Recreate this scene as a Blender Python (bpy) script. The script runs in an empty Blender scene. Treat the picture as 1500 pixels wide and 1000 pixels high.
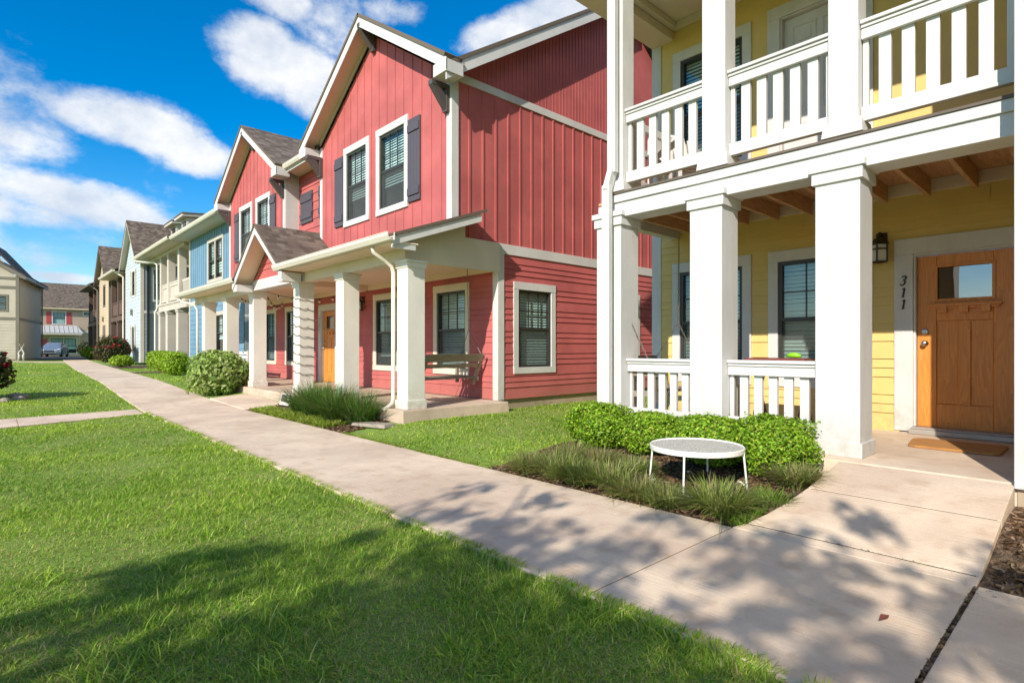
import bpy, bmesh, math, random
import numpy as np
from mathutils import Vector, Matrix

# ------------------------------------------------------------------ camera, sky, sun, exposure
C = bpy.context.scene
COL = C.collection
R = math.radians
CAM = (0.0, 0.0, 1.22)
cd = bpy.data.cameras.new("camera"); cam = bpy.data.objects.new("camera", cd); COL.objects.link(cam)
cam.location = CAM
cam.rotation_euler = (R(90), 0, -math.atan2(.68, .7333))
cd.sensor_width = 36.0; cd.lens = 825 / 1500 * 36.0; cd.shift_y = 10 / 1500
cd.clip_start = .05; cd.clip_end = 4000
C.camera = cam
C.render.engine = 'CYCLES'
C.view_settings.view_transform = 'Standard'; C.view_settings.look = 'None'
C.view_settings.gamma = 1.0; C.view_settings.use_curve_mapping = False
C.view_settings.exposure = EXPOSURE = 0.38
C.cycles.max_bounces = 8; C.cycles.diffuse_bounces = 4; C.cycles.transparent_max_bounces = 12
C.cycles.caustics_reflective = False; C.cycles.caustics_refractive = False

SUN = Vector((1, .38, -.66)).normalized()          # direction the light travels
EL = math.asin(-SUN.z)
AZ = math.atan2(-SUN.x, -SUN.y)
sl = bpy.data.lights.new("sun", 'SUN'); sl.energy = 4.7; sl.angle = R(.5); sl.color = (1, .92, .80)
so = bpy.data.objects.new("sun", sl); COL.objects.link(so)
so.rotation_euler = SUN.to_track_quat('-Z', 'Y').to_euler(); so.location = (-20, -8, 14)


class G:
    """tiny node-graph helper"""
    def __init__(s, tree): s.t = tree; s.t.nodes.clear()
    def n(s, typ, ins=None, **kw):
        nd = s.t.nodes.new(typ)
        for k, v in kw.items(): setattr(nd, k, v)
        for k, v in (ins or {}).items():
            sk = nd.inputs[k]
            if isinstance(v, bpy.types.NodeSocket): s.t.links.new(v, sk)
            elif isinstance(v, bpy.types.Node): s.t.links.new(v.outputs[0], sk)
            else:
                if sk.type == 'RGBA' and len(v) == 3: v = (*v, 1)
                sk.default_value = v
        return nd
    def m(s, op, a, b=0.0, c=None, clamp=False):
        ins = {0: a, 1: b}
        if c is not None: ins[2] = c
        return s.n('ShaderNodeMath', ins, operation=op, use_clamp=clamp).outputs[0]
    def mix(s, f, a, b, blend='MIX'):
        nd = s.t.nodes.new('ShaderNodeMix'); nd.data_type = 'RGBA'; nd.blend_type = blend
        for i, v in ((0, f), (6, a), (7, b)):
            sk = nd.inputs[i]
            if isinstance(v, bpy.types.NodeSocket): s.t.links.new(v, sk)
            else:
                if i and len(v) == 3: v = (*v, 1)
                sk.default_value = v
        return nd.outputs[2]
    def ramp(s, f, stops):
        nd = s.t.nodes.new('ShaderNodeValToRGB'); s.t.links.new(f, nd.inputs[0])
        e = nd.color_ramp.elements
        while len(e) < len(stops): e.new(.5)
        for q, (p, c) in zip(e, stops):
            q.position = p; q.color = (*c, 1) if len(c) == 3 else c
        return nd.outputs[0]
    def noise(s, vec, scale, detail=4, rough=.55, out='Fac'):
        return s.n('ShaderNodeTexNoise', {'Vector': vec, 'Scale': scale, 'Detail': detail, 'Roughness': rough}).outputs[out]
    def mr(s, v, a, b, c=0.0, d=1.0, smooth=False):
        return s.n('ShaderNodeMapRange', {0: v, 1: a, 2: b, 3: c, 4: d}, interpolation_type='SMOOTHSTEP' if smooth else 'LINEAR').outputs[0]


W = bpy.data.worlds.new("World"); C.world = W; W.use_nodes = True
g = G(W.node_tree)
sky = g.n('ShaderNodeTexSky', sky_type='NISHITA', sun_disc=False, sun_elevation=EL, sun_rotation=AZ,
          air_density=1.0, dust_density=.3, ozone_density=3.0, altitude=100)
skyc = g.n('ShaderNodeHueSaturation', {'Saturation': 1.5, 'Value': 1.16, 'Color': sky.outputs[0]}).outputs[0]
tc = g.n('ShaderNodeTexCoord').outputs['Generated']
sx = g.n('ShaderNodeSeparateXYZ', {0: tc})
az = g.m('ARCTAN2', sx.outputs[0], sx.outputs[1])
el = g.m('ARCSINE', sx.outputs[2])
skyn = g.n('ShaderNodeMapping', {'Vector': tc, 'Scale': (1, 1, 1.45)}).outputs[0]
n1 = g.noise(skyn, 7.0, 9, .58)
n2 = g.noise(skyn, 17, 9, .68)
nz = g.m('ADD', g.m('MULTIPLY', g.m('SUBTRACT', n1, .5), 2.3), g.m('MULTIPLY', g.m('SUBTRACT', n2, .5), 1.25))
def sky_dir(px, py):
    d = Vector((.7334, -.68, 0)) * ((px - 750) / 825) + Vector((.68, .7333, 0)) + Vector((0, 0, (510 - py) / 825))
    d.normalize(); return math.atan2(d.x, d.y), math.asin(d.z)
CLOUDS = [((185, 178), .10, .040, .10, .95), ((120, 172), .05, .022, .0, .6), ((230, 190), .07, .045, .1, .95), ((285, 225), .075, .034, .2, .9), ((80, 285), .14, .038, .10, .95), ((20, 305), .10, .03, .05, .8), ((-300, 330), .14, .05, 0, .9),
          ((385, 85), .075, .055, .25, .9), ((460, 120), .085, .055, .3, .85), ((500, 40), .09, .06, .1, .55), ((420, 5), .12, .03, .1, .45), ((570, 20), .08, .03, -.1, .5), ((560, 170), .10, .07, 0, .6),
          ((740, 45), .10, .032, -.22, .8), ((850, 10), .12, .05, -.2, .8), ((105, 408), .07, .010, .02, .8), ((230, 325), .07, .02, .1, .3),
          ((-900, 100), .5, .2, 0, .9), ((1900, -600), .6, .3, 0, .9)] + [((0, 0), 0, 0, 0, 0)] * 0  # last two, centred out of view, are added for reflections
EXTRA = [(2.6, .45, .55, .22), (-2.4, .5, .6, .25), (3.0, 1.0, .9, .3), (1.6, .8, .5, .25), (-2.9, .2, .5, .1)]      # unseen clouds behind and overhead, added to whiten ambient light (azimuth, elevation, half sizes)
mx = None
for (p, ra, re, tilt, st) in CLOUDS:
    a0, e0 = sky_dir(*p)
    da = g.m('SUBTRACT', az, a0); de = g.m('SUBTRACT', el, e0)
    ct, sn = math.cos(tilt), math.sin(tilt)
    u = g.m('MULTIPLY', g.m('SUBTRACT', g.m('MULTIPLY', da, ct), g.m('MULTIPLY', de, sn)), 1 / ra)
    v = g.m('MULTIPLY', g.m('ADD', g.m('MULTIPLY', da, sn), g.m('MULTIPLY', de, ct)), 1 / re)
    q = g.m('SUBTRACT', st, g.m('ADD', g.m('MULTIPLY', u, u), g.m('MULTIPLY', v, v)))
    mx = q if mx is None else g.m('MAXIMUM', mx, q)
for (a0, e0, ra, re) in EXTRA:
    u = g.m('MULTIPLY', g.m('SUBTRACT', az, a0), 1 / ra); v = g.m('MULTIPLY', g.m('SUBTRACT', el, e0), 1 / re)
    mx = g.m('MAXIMUM', mx, g.m('SUBTRACT', 1.0, g.m('ADD', g.m('MULTIPLY', u, u), g.m('MULTIPLY', v, v))))
cl = g.mr(g.m('ADD', g.m('MAXIMUM', mx, -1.6), nz), -.22, .72, 0, 1, True)
clc = g.mix(g.mr(g.noise(skyn, 8, 6, .6), .36, .62), (3.9, 4.4, 5.2), (6.5, 6.5, 6.5))
fin = g.mix(g.m('MULTIPLY', cl, .93), skyc, clc)
bg = g.n('ShaderNodeBackground', {'Color': fin, 'Strength': .127})
g.n('ShaderNodeOutputWorld', {0: bg})

# ------------------------------------------------------------------ materials
def material(name):
    m = bpy.data.materials.new(name); m.use_nodes = True
    return m, G(m.node_tree)

def pbsdf(g, **k):
    b = g.n('ShaderNodeBsdfPrincipled', {q.replace('_', ' '): v for q, v in k.items()})
    g.n('ShaderNodeOutputMaterial', {0: b}); return b

def paint(name, col, rough=.55, var=.10, grain=.25, dirt=0.0, axis='z', spec=.35):
    m, g = material(name)
    tc = g.n('ShaderNodeTexCoord').outputs['Object']
    sc = {'z': (1, 1, .12), 'u': (.12, .12, 1), 'n': (1, 1, 1)}[axis]
    big = g.noise(tc, 1.3, 4)
    gr = g.noise(g.n('ShaderNodeMapping', {'Vector': tc, 'Scale': sc}).outputs[0], 60, 4, .6)
    dk = tuple(c * (1 - var) for c in col); lt = tuple(min(1, c * (1 + var * .6)) for c in col)
    c = g.mix(g.mr(big, .38, .62), dk, lt)
    c = g.mix(g.mr(gr, .35, .75, 0, .16), c, tuple(q * .72 for q in col))
    sc2 = g.noise(tc, 7, 6, .7); c = g.mix(g.mr(sc2, .60, .75, 0, .22), c, tuple(q * .66 for q in col))
    ge = g.n('ShaderNodeNewGeometry'); hz = g.n('ShaderNodeSeparateXYZ', {0: ge.outputs['Position']}).outputs[2]
    spl = g.m('MULTIPLY', g.mr(hz, .28, .75, 1, 0), g.mr(g.noise(tc, 11, 5, .7), .35, .7))
    c = g.mix(g.m('MULTIPLY', spl, .5), c, (.27, .20, .14))
    if dirt:
        st = g.noise(g.n('ShaderNodeMapping', {'Vector': tc, 'Scale': (6, 6, .7)}).outputs[0], 1.5, 6, .65)
        c = g.mix(g.mr(st, .52, .8, 0, dirt), c, (.33, .28, .21))
    b = pbsdf(g, Base_Color=c, Roughness=g.mr(big, .2, .8, rough - .08, rough + .1), **{'Specular IOR Level': spec})
    bp = g.n('ShaderNodeBump', {'Strength': grain, 'Distance': .004, 'Height': gr})
    g.t.links.new(bp.outputs[0], b.inputs['Normal'])
    return m

def flat(name, col, rough=.5, metal=0.0, var=.08):
    m, g = material(name)
    tc = g.n('ShaderNodeTexCoord').outputs['Object']
    c = g.mix(g.noise(tc, 9, 5), tuple(q * (1 - var) for q in col), tuple(min(1, q * (1 + var)) for q in col))
    pbsdf(g, Base_Color=c, Roughness=rough, Metallic=metal)
    return m

def concrete(name, col, stain=.35, bump=.35):
    m, g = material(name)
    tc = g.n('ShaderNodeTexCoord').outputs['Object']
    big = g.noise(tc, .9, 7, .62); mid = g.noise(tc, 5, 6, .6); fine = g.noise(tc, 160, 3, .7)
    br = g.noise(g.n('ShaderNodeMapping', {'Vector': tc, 'Scale': (75, 2.5, 1)}).outputs[0], 1.0, 3, .5)
    c = g.mix(g.mr(big, .39, .61), tuple(q * .80 for q in col), tuple(min(.75, q * 1.08) for q in col))
    c = g.mix(g.mr(mid, .52, .70, 0, stain), c, (col[0] * .62, col[1] * .55, col[2] * .48))
    c = g.mix(g.mr(fine, .45, .75, 0, .38), c, tuple(q * .6 for q in col))
    c = g.mix(g.mr(br, .55, .72, 0, .30), c, tuple(q * .62 for q in col))
    sp = g.n('ShaderNodeTexVoronoi', {'Vector': tc, 'Scale': 26.0, 'Randomness': 1.0}).outputs['Distance']
    c = g.mix(g.mr(sp, .035, .06, .35, 0), c, (col[0] * .45, col[1] * .4, col[2] * .36))
    h = g.m('ADD', g.m('MULTIPLY', fine, .5), g.m('MULTIPLY', br, .9))
    b = pbsdf(g, Base_Color=c, Roughness=.88)
    bp = g.n('ShaderNodeBump', {'Strength': bump, 'Distance': .004, 'Height': h})
    g.t.links.new(bp.outputs[0], b.inputs['Normal'])
    return m

def shingles(name, cols):
    m, g = material(name)
    uv = g.n('ShaderNodeTexCoord').outputs['UV']
    nn = g.noise(uv, 3.0, 3)
    wob = g.n('ShaderNodeMapping', {'Vector': uv, 'Scale': (1, 1, 1)}).outputs[0]
    br = g.n('ShaderNodeTexBrick', {'Vector': wob, 'Color1': (0, 0, 0), 'Color2': (1, 1, 1), 'Mortar': (.0, .0, .0), 'Scale': 1.0,
                                   'Mortar Size': .006, 'Mortar Smooth': .1, 'Brick Width': .30, 'Row Height': .14},
             offset=.37, offset_frequency=2, squash=1.0)
    wn = g.n('ShaderNodeTexWhiteNoise', {'Vector': br.outputs[0]}, noise_dimensions='3D')
    sepv = g.n('ShaderNodeSeparateXYZ', {0: uv})
    row = g.m('FRACT', g.m('DIVIDE', sepv.outputs[1], .14))
    cellu = g.m('FLOOR', g.m('DIVIDE', g.m('ADD', sepv.outputs[0], g.m('MULTIPLY', g.m('FLOOR', g.m('DIVIDE', sepv.outputs[1], .14)), .113)), .16))
    cv = g.n('ShaderNodeCombineXYZ', {0: cellu, 1: g.m('FLOOR', g.m('DIVIDE', sepv.outputs[1], .14))})
    rnd = g.n('ShaderNodeTexWhiteNoise', {'Vector': cv}, noise_dimensions='3D').outputs[0]
    c = g.ramp(g.m('ADD', g.m('MULTIPLY', rnd, .7), g.m('MULTIPLY', nn, .35)), [(.15, cols[0]), (.5, cols[1]), (.9, cols[2])])
    gran = g.noise(uv, 240, 2, .8)
    c = g.mix(g.mr(gran, .3, .75, 0, .5), c, tuple(q * .45 for q in cols[0]))
    edge = g.mr(row, 0, .10, .75, 0)
    c = g.mix(edge, c, tuple(q * .35 for q in cols[0]))
    b = pbsdf(g, Base_Color=c, Roughness=.92)
    h = g.m('ADD', g.m('SUBTRACT', g.m('MULTIPLY', rnd, .4), row), g.m('MULTIPLY', gran, .3))
    bp = g.n('ShaderNodeBump', {'Strength': .55, 'Distance': .012, 'Height': h})
    g.t.links.new(bp.outputs[0], b.inputs['Normal'])
    return m

def wood(name, col, col2, scale=1.0, rough=.42, axis='z'):
    m, g = material(name)
    tc = g.n('ShaderNodeTexCoord').outputs['Object']
    sc = (9, 9, .9) if axis == 'z' else ((.9, 9, 9) if axis == 'x' else (9, .9, 9))
    mp = g.n('ShaderNodeMapping', {'Vector': tc, 'Scale': tuple(q * scale for q in sc)}).outputs[0]
    w = g.noise(mp, 1.0, 3, .5)
    ring = g.m('FRACT', g.m('MULTIPLY', w, 9))
    gr = g.noise(mp, 9, 5, .6)
    f = g.m('ADD', g.m('MULTIPLY', ring, .5), g.m('MULTIPLY', gr, .5))
    c = g.mix(g.mr(f, .2, .85), col, col2)
    b = pbsdf(g, Base_Color=c, Roughness=rough)
    bp = g.n('ShaderNodeBump', {'Strength': .2, 'Distance': .003, 'Height': f})
    g.t.links.new(bp.outputs[0], b.inputs['Normal'])
    return m

def glass(name, tint=(.72, .88, .87), refl=1.0):
    m, g = material(name)
    tc = g.n('ShaderNodeTexCoord').outputs['Object']
    nz = g.noise(tc, 2.2, 2)
    bp = g.n('ShaderNodeBump', {'Strength': .025, 'Distance': .05, 'Height': nz}).outputs[0]
    ge = g.n('ShaderNodeNewGeometry')
    dt = g.m('ABSOLUTE', g.n('ShaderNodeVectorMath', {0: ge.outputs['Incoming'], 1: ge.outputs['Normal']}, operation='DOT_PRODUCT').outputs['Value'])
    f = g.m('ADD', g.m('MULTIPLY', g.m('POWER', g.m('SUBTRACT', 1.0, dt), 5.0), .9), .085 * refl, clamp=True)      # Schlick, both sides alike
    tr = g.n('ShaderNodeBsdfTransparent', {'Color': tint}); gl = g.n('ShaderNodeBsdfGlossy', {'Color': (1, 1, 1), 'Roughness': .01, 'Normal': bp})
    mx = g.n('ShaderNodeMixShader', {0: f, 1: tr, 2: gl}); g.n('ShaderNodeOutputMaterial', {0: mx}); return m

def screen_mat(name):
    m, g = material(name)
    tr = g.n('ShaderNodeBsdfTransparent'); d = g.n('ShaderNodeBsdfDiffuse', {'Color': (.10, .11, .11, 1)})
    mx = g.n('ShaderNodeMixShader', {0: .45, 1: tr, 2: d}); g.n('ShaderNodeOutputMaterial', {0: mx}); return m

def leaf(name, trans=.35, rough=.5, gain=1.0):
    m, g = material(name)
    a = g.n('ShaderNodeAttribute', attribute_name='Col').outputs['Color']
    b = g.n('ShaderNodeBsdfPrincipled', {'Base Color': a, 'Roughness': rough, 'Specular IOR Level': .3})
    t = g.n('ShaderNodeBsdfTranslucent', {'Color': g.mix(1.0, a, (1.0, 1.0, .45), 'MULTIPLY')})
    mx = g.n('ShaderNodeMixShader', {0: trans, 1: b, 2: t}); g.n('ShaderNodeOutputMaterial', {0: mx}); return m

M = {}
M['white'] = paint('white_paint', (.63, .62, .60), .55, .07, .6, .25)
M['white_h'] = paint('white_paint_boards', (.63, .62, .60), .55, .07, .55, .22, 'u')
M['soffit'] = paint('soffit_paint', (.84, .67, .51), .6, .05, .15, .06)
M['cream'] = paint('cream_trim', (.70, .63, .51), .55, .06, .2, .08)
M['gutter'] = paint('gutter_metal', (.72, .68, .58), .38, .05, .05, .08)
M['colwhite'] = paint('column_paint', (.76, .73, .66), .55, .06, .3, .12)
M['red'] = paint('red_siding', (.49, .125, .12), .62, .14, .35)
M['red_h'] = paint('red_lap_siding', (.49, .122, .116), .62, .14, .35, 0, 'u')
M['yellow_h'] = paint('yellow_lap_siding', (.69, .51, .18), .6, .06, .25, 0, 'u')
M['yellow'] = paint('yellow_siding', (.69, .51, .18), .6, .06, .25)
M['blue'] = paint('blue_siding', (.15, .285, .40), .6, .08, .25)
M['blue_h'] = paint('blue_lap_siding', (.15, .285, .40), .6, .08, .25, 0, 'u')
M['pale'] = paint('pale_blue_siding', (.50, .58, .62), .6, .06, .2, 0, 'u')
M['grey'] = paint('grey_siding', (.29, .31, .33), .6, .06, .2, 0, 'u')
M['tan'] = paint('tan_siding', (.58, .47, .33), .6, .06, .2, 0, 'u')
M['brown'] = paint('brown_paint', (.13, .085, .07), .55, .08, .2)
M['taupe'] = paint('taupe_trim', (.19, .17, .14), .55, .08, .2)
M['beige'] = paint('beige_paint', (.56, .51, .44), .55, .06, .2, .08)
M['stone'] = paint('greige_siding', (.50, .45, .37), .6, .06, .2, 0, 'u')
M['clay'] = paint('clay_siding', (.47, .36, .28), .6, .06, .2, 0, 'u')
M['redsh'] = flat('red_shutter_paint', (.45, .07, .07))
M['shutter'] = paint('slate_shutter_paint', (.085, .075, .092), .5, .10, .25)
M['sash'] = flat('dark_sash', (.035, .033, .030), .4)
M['bracket'] = paint('charcoal_bracket', (.095, .082, .08), .5, .1, .2)
M['glass'] = glass('window_glass')
M['doorglass'] = glass('door_glass', (.25, .27, .28), 2.6)
M['screen'] = screen_mat('insect_screen')
M['blind'] = flat('blind_slats', (.86, .88, .84), .5)
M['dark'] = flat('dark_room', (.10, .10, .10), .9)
M['roof'] = shingles('roof_shingles', [(.085, .062, .046), (.15, .115, .088), (.24, .19, .15)])
M['roofg'] = shingles('dark_roof_shingles', [(.05, .042, .038), (.09, .075, .065), (.14, .12, .10)])
M['slab'] = concrete('porch_concrete', (.58, .455, .345), .45, .6)
M['found'] = concrete('foundation_concrete', (.42, .33, .24), .6, .6)
M['path'] = concrete('path_concrete', (.73, .56, .42), .55, 1.2)
M['joint'] = flat('joint_dirt', (.10, .07, .045), .95, 0, .5)
M['oak'] = wood('stained_oak', (.76, .29, .052), (.56, .19, .03))
M['deckwood'] = wood('deck_framing', (.62, .38, .20), (.42, .235, .12), 1, .8, 'x')
M['deckedge'] = flat('weathered_deck_edge', (.13, .105, .085), .9)
M['oldwood'] = wood('weathered_grey_wood', (.36, .30, .22), (.19, .15, .11), 1.5, .85, 'x')
M['metal'] = flat('brushed_nickel', (.55, .53, .50), .3, 1)
M['darkmetal'] = flat('bronze_metal', (.045, .032, .022), .45, .3)
M['frost'] = flat('frosted_glass', (.72, .70, .66), .35)
M['black'] = flat('black_paint', (.015, .015, .015), .5)
M['chain'] = flat('steel_chain', (.20, .18, .16), .5, .6)
M['coir'] = flat('coir', (.40, .19, .055), .95, 0, .3)
M['leaf'] = leaf('leaf'); M['blade'] = leaf('grass_blade', .5, .5); M['petal'] = leaf('petal', .3)
M['bark'] = paint('bark', (.12, .085, .06), .9, .3, .8)
M['tablewhite'] = flat('white_metal_paint', (.76, .74, .69), .4)
M['rock'] = concrete('rock', (.36, .31, .25), .5, .8)
M['redtop'] = flat('red_table_top', (.20, .045, .035), .5)
M['lime'] = flat('lime_plastic', (.25, .62, .02), .4)
M['alu'] = flat('threshold_metal', (.40, .37, .33), .45, .4)
M['whiteroof'] = flat('pale_metal_roof', (.52, .53, .54), .4, .2)

# ------------------------------------------------------------------ mesh helpers
class MB:
    def __init__(s): s.v = []; s.f = []; s.uv = {}
    def face(s, pts, uv=None):
        i = len(s.v); s.v += [tuple(p) for p in pts]
        if uv: s.uv[len(s.f)] = uv
        s.f.append(tuple(range(i, i + len(pts)))); return s
    def hexa(s, p):        # p: 8 points, bottom ring 0-3, top ring 4-7
        i = len(s.v); s.v += [tuple(q) for q in p]
        for f in ((3, 2, 1, 0), (4, 5, 6, 7), (0, 1, 5, 4), (1, 2, 6, 5), (2, 3, 7, 6), (3, 0, 4, 7)):
            s.f.append(tuple(i + k for k in f))
        return s
    def box(s, x0, x1, y0, y1, z0, z1):
        return s.hexa([(x0, y0, z0), (x1, y0, z0), (x1, y1, z0), (x0, y1, z0), (x0, y0, z1), (x1, y0, z1), (x1, y1, z1), (x0, y1, z1)])
    def pbox(s, pl, u0, u1, z0, z1, n0, n1):
        P = pl.P
        return s.hexa([P(u0, z0, n1), P(u1, z0, n1), P(u1, z0, n0), P(u0, z0, n0), P(u0, z1, n1), P(u1, z1, n1), P(u1, z1, n0), P(u0, z1, n0)])
    def prism(s, pts, vec):
        k = len(pts); i = len(s.v); v = Vector(vec)
        s.v += [tuple(p) for p in pts] + [tuple(Vector(p) + v) for p in pts]
        s.f.append(tuple(i + q for q in range(k - 1, -1, -1))); s.f.append(tuple(i + k + q for q in range(k)))
        for q in range(k):
            r = (q + 1) % k; s.f.append((i + q, i + r, i + k + r, i + k + q))
        return s
    def pprism(s, pl, poly, n0, n1):
        return s.prism([pl.P(u, z, n0) for u, z in poly], pl.P(0, 0, n1) - pl.P(0, 0, n0))
    def beam(s, a, b, w, h, up=(0, 0, 1)):      # rectangular bar from a to b
        a, b = Vector(a), Vector(b); d = (b - a).normalized(); up = Vector(up)
        x = d.cross(up)
        if x.length < 1e-4: x = d.cross(Vector((1, 0, 0)))
        x.normalize(); y = x.cross(d); x = x * w / 2; y = y * h / 2
        return s.hexa([a - x - y, a + x - y, a + x + y, a - x + y, b - x - y, b + x - y, b + x + y, b - x + y])
    def tube(s, pts, r, k=6, closed=False):
        pts = [Vector(p) for p in pts]; n = len(pts); i = len(s.v)
        rr = r if isinstance(r, (list, tuple)) else [r] * n
        ref = None
        for q, p in enumerate(pts):
            if closed: d = pts[(q + 1) % n] - pts[q - 1]
            else: d = pts[min(q + 1, n - 1)] - pts[max(q - 1, 0)]
            d.normalize()
            if ref is None:
                ref = d.orthogonal().normalized()
            x = (ref - d * ref.dot(d)); x = x.normalized() if x.length > 1e-6 else d.orthogonal().normalized(); ref = x
            y = d.cross(x)
            for a in range(k):
                t = 2 * math.pi * a / k; s.v.append(tuple(p + (x * math.cos(t) + y * math.sin(t)) * rr[q]))
        for q in range(n if closed else n - 1):
            r2 = (q + 1) % n
            for a in range(k):
                b = (a + 1) % k; s.f.append((i + q * k + a, i + q * k + b, i + r2 * k + b, i + r2 * k + a))
        if not closed:
            s.f.append(tuple(i + a for a in range(k - 1, -1, -1))); s.f.append(tuple(i + (n - 1) * k + a for a in range(k)))
        return s
    def lathe(s, c, prof, k=20):      # prof: (radius, z) list
        i = len(s.v); c = Vector(c)
        for r, z in prof:
            for a in range(k):
                t = 2 * math.pi * a / k; s.v.append((c.x + r * math.cos(t), c.y + r * math.sin(t), c.z + z))
        for q in range(len(prof) - 1):
            for a in range(k):
                b = (a + 1) % k; s.f.append((i + q * k + a, i + q * k + b, i + (q + 1) * k + b, i + (q + 1) * k + a))
        s.f.append(tuple(i + a for a in range(k - 1, -1, -1))); s.f.append(tuple(i + (len(prof) - 1) * k + a for a in range(k)))
        return s
    def ball(s, c, r, k=10, sq=(1, 1, 1)):
        pr = []
        i = len(s.v); rings = k // 2 + 1
        for q in range(rings + 1):
            ph = math.pi * q / rings
            for a in range(k):
                t = 2 * math.pi * a / k
                s.v.append((c[0] + r * sq[0] * math.sin(ph) * math.cos(t), c[1] + r * sq[1] * math.sin(ph) * math.sin(t), c[2] + r * sq[2] * math.cos(ph)))
        for q in range(rings):
            for a in range(k):
                b = (a + 1) % k; s.f.append((i + q * k + a, i + (q + 1) * k + a, i + (q + 1) * k + b, i + q * k + b))
        return s
    def build(s, name, mat, parent=None, bevel=0.0, smooth=False, local=False, loc=None, label=None):
        o0 = Vector((0, 0, 0)) if local else (Vector(loc) if loc else (root_loc(parent) if parent else Vector((0, 0, 0))))
        me = bpy.data.meshes.new(name)
        me.from_pydata([(p[0] - o0.x, p[1] - o0.y, p[2] - o0.z) for p in s.v], [], s.f)
        if s.uv:
            uvl = me.uv_layers.new(name='UVMap'); d = uvl.data
            for fi, uv in s.uv.items():
                for k, li in enumerate(me.polygons[fi].loop_indices): d[li].uv = uv[k]
        if smooth:
            me.polygons.foreach_set('use_smooth', [True] * len(me.polygons))
        me.materials.append(M[mat] if isinstance(mat, str) else mat)
        o = bpy.data.objects.new(name, me); COL.objects.link(o)
        if parent: o.parent = parent
        elif loc: o.location = loc
        if bevel:
            b = o.modifiers.new('bevel', 'BEVEL'); b.width = bevel; b.segments = 2; b.limit_method = 'ANGLE'; b.angle_limit = R(40)
        if label: o['label'] = label
        return o

def root_loc(o):
    while o.parent: o = o.parent
    return o.location.copy()

def tag(o, label=None, cat=None, group=None, kind=None):
    if label: o['label'] = label
    if cat: o['category'] = cat
    if group: o['group'] = group
    if kind: o['kind'] = kind
    return o

def thing(name, label, cat, loc=(0, 0, 0), rz=0, group=None):
    o = bpy.data.objects.new(name, None); COL.objects.link(o); o.empty_display_size = .3
    o.location = loc; o.rotation_euler = (0, 0, rz); return tag(o, label, cat, group)

def dup(root, loc, rz=0, label=None, group=None):
    def cp(o, par):
        c = o.copy(); COL.objects.link(c)
        if par: c.parent = par
        for ch in list(o.children): cp(ch, c)
        return c
    r = cp(root, None); r.location = loc; r.rotation_euler = (0, 0, rz)
    if label: r['label'] = label
    if group: r['group'] = group
    return r

class PL:
    def __init__(s, o, u, n): s.o = Vector(o); s.u = Vector(u); s.n = Vector(n)
    def P(s, u, z, n=0.0): return s.o + s.u * u + s.n * n + Vector((0, 0, z))
def FX(x): return PL((x, 0, 0), (0, 1, 0), (-1, 0, 0))       # wall facing the path, u = Y
def FY(y): return PL((0, y, 0), (1, 0, 0), (0, -1, 0))       # wall facing the camera, u = X

def uspan(poly, z):
    xs = []
    for i in range(len(poly)):
        (u0, z0), (u1, z1) = poly[i], poly[(i + 1) % len(poly)]
        if abs(z1 - z0) < 1e-9:
            if abs(z - z0) < 1e-6: xs += [u0, u1]
        elif min(z0, z1) - 1e-6 <= z <= max(z0, z1) + 1e-6: xs.append(u0 + (u1 - u0) * (z - z0) / (z1 - z0))
    return (min(xs), max(xs)) if xs else None
def zspan(poly, u):
    r = uspan([(z, q) for q, z in poly], u); return r

JR = random.Random(12)
def siding(mb, pl, poly, holes=(), rows=None, n0=.004, n1=.02, back=True):
    """lap boards on a convex wall outline; rows = list of exposures repeated up the wall (None: flat sheet)"""
    zmin = min(z for _, z in poly); zmax = max(z for _, z in poly)
    zs = [zmin]; k = 0
    if rows and back: siding(mb, pl, poly, holes, None, -.006)
    if rows:
        while zs[-1] < zmax - 1e-6: zs.append(min(zmax, zs[-1] + rows[k % len(rows)])); k += 1
    else: zs.append(zmax)
    cuts = sorted({z for _, z in poly} | {h[2] for h in holes} | {h[3] for h in holes})
    for a, b in zip(zs[:-1], zs[1:]):
        jts = JR.sample([zz_ * .4 + JR.uniform(0, .3) + min(u for u, _ in poly) for zz_ in range(1, 40)], 7) if rows else []
        lv = [a] + [c for c in cuts if a + 1e-6 < c < b - 1e-6] + [b]
        for p, q in zip(lv[:-1], lv[1:]):
            sa, sb = uspan(poly, p + 1e-7), uspan(poly, q - 1e-7)
            if not sa or not sb: continue
            mid = (p + q) / 2
            hs = sorted([(h[0], h[1]) for h in holes if h[2] <= mid <= h[3]] + [(q_, q_ + .004) for q_ in jts if not any(h[0] - .01 < q_ < h[1] + .01 and h[2] <= mid <= h[3] for h in holes) and sa[0] + .02 < q_ < sa[1] - .02 and sb[0] + .02 < q_ < sb[1] - .02])
            L = [(sa[0], sb[0])]; Rr = []
            for h0, h1 in hs: Rr.append((h0, h0)); L.append((h1, h1))
            Rr.append((sa[1], sb[1]))
            np_ = (n1 + (n0 - n1) * (p - a) / (b - a)) if rows else n0
            nq = (n1 + (n0 - n1) * (q - a) / (b - a)) if rows else n0
            for (l0, l1), (r0, r1) in zip(L, Rr):
                if r0 - l0 < 1e-4 and r1 - l1 < 1e-4: continue
                mb.face([pl.P(l0, p, np_), pl.P(r0, p, np_), pl.P(r1, q, nq), pl.P(l1, q, nq)])
                if rows and p == a: mb.face([pl.P(l0, p, 0), pl.P(r0, p, 0), pl.P(r0, p, np_), pl.P(l0, p, np_)])

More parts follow.
